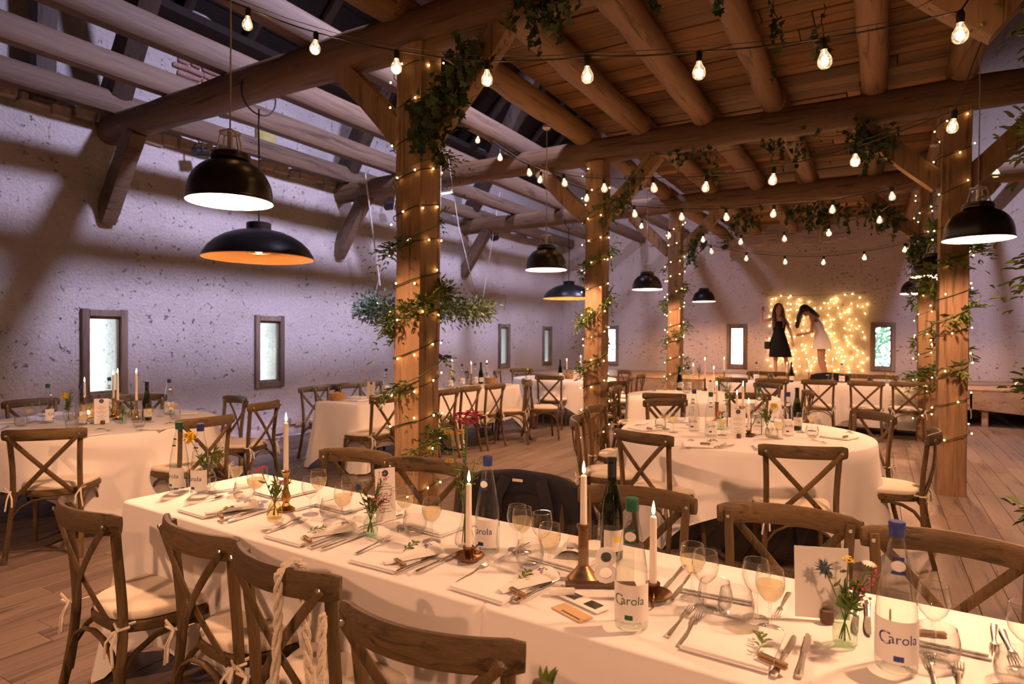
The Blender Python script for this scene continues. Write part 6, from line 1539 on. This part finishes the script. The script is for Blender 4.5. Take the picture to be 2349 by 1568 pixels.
def head(t, c, yaw, pitch, roll_=0.0, face=True):
    M = Matrix.Translation(c) @ Matrix.Rotation(yaw, 4, 'Z') @ Matrix.Rotation(pitch, 4, 'X') @ Matrix.Rotation(roll_, 4, 'Y')
    h = MB(); n = 20
    pr = [(0, -.118), (.026, -.114), (.045, -.098), (.056, -.07), (.066, -.03), (.073, .02), (.075, .06), (.066, .095), (.04, .118), (0, .126)]
    h.lathe(pr, n, sx=.98, sy=1.16)
    for i in range(len(h.v)):
        x, y, z = h.v[i]
        if y < 0 and z < -.05: y -= .010
        h.v[i] = (x, y - .004, z)
    h.xf(M); H = h.build('head', 'skin', t)
    def add(nm, mat, c_, r, sq): m_ = MB().ball(c_, r, 10, 6, sq); m_.xf(M); m_.build(nm, mat, H)
    add('nose', 'skin', (0, -.092, -.022), .013, (.8, 1.3, 1.7))
    for s in (-1, 1): add('eye', 'eye', (s * .030, -.078, .008), .010, (1.3, .6, .6)); add('brow', 'hair', (s * .031, -.079, .026), .012, (1.5, .4, .3)); add('ear', 'skin', (s * .074, .005, -.005), .02, (.35, .8, 1.3))
    add('mouth', 'lip', (0, -.081, -.062), .014, (1.5, .5, .5)); return M, H
def hairstrands(t, M, mat, tips, cap=(1.12, 1.28, 1.1), name='hair'):
    mb = MB().ball((0, .018, .022), .083, 16, 10, cap)
    mb.xf(M); o = mb.build(name, mat, t)
    return o
# woman in black, turned towards us
f = ON(1786, 868, y=15.0); t = thing('person', 'woman in a short black dress with long brown hair, one arm raised, on the stage', 'person', (f.x, 15.0, .64), rad(8))
Z = lambda z: z
legsR = [('hip', (0, 0, .84), (.125, .095)), ('hr', (-.075, 0, .80), .082), ('kr', (-.065, -.02, .46), .050), ('cr', (-.065, .02, .30), .046), ('ar', (-.06, .01, .075), .028), ('tr', (-.062, -.10, .03), .026)]
legsL = [('hip', None, 0), ('hl', (.075, .01, .80), .082), ('kl', (.13, .0, .45), .050), ('cl', (.17, .05, .29), .046), ('al', (.21, .08, .075), .028), ('tl', (.22, -.03, .03), .026)]
up_ = [('hip', None, 0), ('wa', (.0, .0, 1.00), (.095, .075)), ('ch', (-.005, .0, 1.17), (.115, .085)), ('sh', (-.01, .0, 1.30), (.09, .06)), ('nk', (-.012, -.005, 1.375), .042), ('hd', (-.012, -.015, 1.43), .045)]
armR = [('sh', None, 0), ('s1', (-.15, 0, 1.285), .040), ('e1', (-.37, -.02, 1.23), .032), ('w1', (-.345, -.05, 1.43), .021), ('p1', (-.335, -.06, 1.485), (.026, .015))]
armL = [('sh', None, 0), ('s2', (.14, 0, 1.28), .040), ('e2', (.225, -.02, 1.01), .033), ('w2', (.275, -.07, .80), .021), ('p2', (.283, -.08, .74), (.026, .015))]
body(t, [legsR, legsL, up_, armR, armL]); fingers(t, (-.345, -.05, 1.43), (.15, -.1, 1), (1, 0, -.2), .5); fingers(t, (.275, -.07, .80), (.08, -.1, -1), (-1, -.3, 0), -.5)
MH, H = head(t, Vector((-.012, -.03, 1.495)), .12, -.06, .05)
hr = MB().ball((0, .010, .056), .094, 16, 10, (1.03, 1.02, 1.0)); hr.xf(MH); HO = hr.build('hair', 'hair', t)
hs = MB()
for k in range(30):
    s = -1 if k % 2 else 1; q = k / 30; bx = s * (.058 + .028 * rnd(0, 1)); by = rnd(-.02, .07)
    hs.tube([(bx * .7 - .012, by - .03, 1.59), (bx * 1.1 - .012, by - .03, 1.50), (bx * 1.25 - .01, by - .035, 1.36), (bx * 1.2 + rnd(-.02, .02), by - .06 - .03 * (random.random() < .5), 1.22), (bx * .95 + rnd(-.03, .03), by - .07, 1.10 + rnd(-.03, .05))], [.020, .028, .034, .030, .010], 7, (0, 1, 0))
hs.build('long_locks', 'hair', HO)
def dress(rings, mat, extra=None, n=28, name='dress'):
    mb = MB()
    for cx_, cy_, z, rx, ry, fr in rings:
        for j in range(n): a = 2 * PI * j / n; k = 1 + fr * sin(7 * a); mb.v.append((cx_ + rx * k * cos(a), cy_ + ry * k * sin(a), z))
    for r in range(len(rings) - 1):
        for j in range(n): mb.f.append((r * n + j, r * n + (j + 1) % n, (r + 1) * n + (j + 1) % n, (r + 1) * n + j))
    o = mb.build(name, mat, t, sharp=None); return o
dress([(.035, .0, .44, .235, .165, .04), (.025, 0, .60, .215, .15, .03), (.01, 0, .72, .195, .14, .02), (0, 0, .82, .175, .13, .01), (0, 0, .92, .140, .11, 0), (0, 0, 1.00, .118, .098, 0), (0, -.005, 1.10, .132, .108, 0), (0, -.01, 1.19, .142, .118, 0), (0, -.01, 1.235, .138, .105, 0)], 'bdress')
for s in (-1, 1): MB().tube([(s * .085, -.10, 1.225), (s * .095, -.06, 1.335), (s * .085, .05, 1.33), (s * .075, .095, 1.22)], .006, 6).build('strap', 'bdress', t)
MB().box((-.235, -.02, .70), (.13, .06, .17), .02).build('handbag', 'black', t)
for x, y in ((-.062, -.06), (.22, .0)): MB().ball((x, y, .035), .05, 10, 6, (.75, 2.0, .7)).build('shoe', 'shoe', t)
# woman in white, bowed to the left
f = ON(1888, 868, y=15.1); t = thing('person', 'woman in short white dress bowing her head, long black hair falling forward', 'person', (f.x, 15.1, .64), 0)
legsR = [('hip', (-.03, 0, .84), (.10, .12)), ('hr', (-.045, -.06, .78), .082), ('kr', (-.06, -.06, .45), .052), ('cr', (-.035, -.05, .29), .048), ('ar', (.02, -.04, .075), .03), ('tr', (-.09, -.05, .03), .026)]
legsL = [('hip', None, 0), ('hl', (-.02, .07, .79), .082), ('kl', (-.02, .08, .45), .052), ('cl', (.01, .09, .29), .048), ('al', (.06, .1, .075), .03), ('tl', (-.04, .09, .03), .026)]
up_ = [('hip', None, 0), ('wa', (-.075, 0, 1.00), (.085, .10)), ('ch', (-.135, 0, 1.17), (.09, .12)), ('sh', (-.20, 0, 1.34), (.07, .10)), ('nk', (-.26, 0, 1.42), .044), ('hd', (-.31, 0, 1.455), .05)]
armR = [('sh', None, 0), ('s1', (-.205, -.145, 1.30), .040), ('e1', (-.22, -.19, 1.00), .033), ('w1', (-.43, -.17, .93), .021), ('p1', (-.50, -.16, .915), (.018, .026))]
armL = [('sh', None, 0), ('s2', (-.19, .145, 1.30), .040), ('e2', (-.20, .19, 1.02), .033), ('w2', (-.40, .17, .96), .021), ('p2', (-.465, .165, .95), (.018, .026))]
body(t, [legsR, legsL, up_, armR, armL]); fingers(t, (-.43, -.17, .93), (-1, .1, -.2), (0, -1, .2), .5); fingers(t, (-.40, .17, .96), (-1, -.1, -.15), (0, 1, .2), -.5)
MH, H = head(t, Vector((-.365, -.01, 1.465)), -PI / 2, 0.72)
hr = MB().ball((0, .020, .036), .094, 16, 10, (1.05, 1.1, 1.1)); hr.xf(MH); HO = hr.build('hair', 'hairb', t)
hs = MB()
for k in range(26):
    y = rnd(-.09, .09)
    hs.tube([(-.34, y * .6, 1.56), (-.43 + rnd(-.01, .01), y, 1.51), (-.475 + rnd(-.02, .02), y, 1.35), (-.50 + rnd(-.02, .02), y * .9, 1.22), (-.525 + rnd(-.03, .03), y * .7, 1.10 + rnd(-.02, .05))], [.028, .042, .038, .030, .012], 7, (0, 1, 0))
for k in range(14):
    y = rnd(-.08, .08); hs.tube([(-.36, y * .6, 1.56), (-.27, y, 1.49), (-.19, y * 1.2, 1.42), (-.10 + rnd(-.03, .02), y * 1.3, 1.33 + rnd(-.02, .02))], [.045, .05, .045, .016], 7, (0, 1, 0))
hs.build('long_locks', 'hairb', HO)
dress([(-.02, 0, .63, .185, .20, .03), (-.02, 0, .72, .178, .19, .02), (-.03, 0, .83, .155, .17, .01), (-.05, 0, .93, .125, .145, 0), (-.075, 0, 1.01, .108, .13, 0), (-.105, 0, 1.10, .113, .14, 0), (-.13, 0, 1.17, .115, .145, 0), (-.145, 0, 1.215, .108, .14, 0)], 'wdress')
for s in (-1, 1): MB().tube([(-.23, s * .08, 1.20), (-.235, s * .085, 1.345), (-.15, s * .08, 1.36), (-.07, s * .075, 1.23)], .005, 6).build('strap', 'wdress', t)
for x, y in ((-.02, -.045), (.03, .095)): MB().ball((x, y, .035), .05, 10, 6, (2.0, .75, .7)).build('shoe', 'shoe', t)

for k_, v_ in RLAB.items():
    if len(v_) > 1: print('DUPLABEL', len(v_), k_)
    if not 4 <= len(k_.split()) <= 16: print('LABLEN', len(k_.split()), k_)
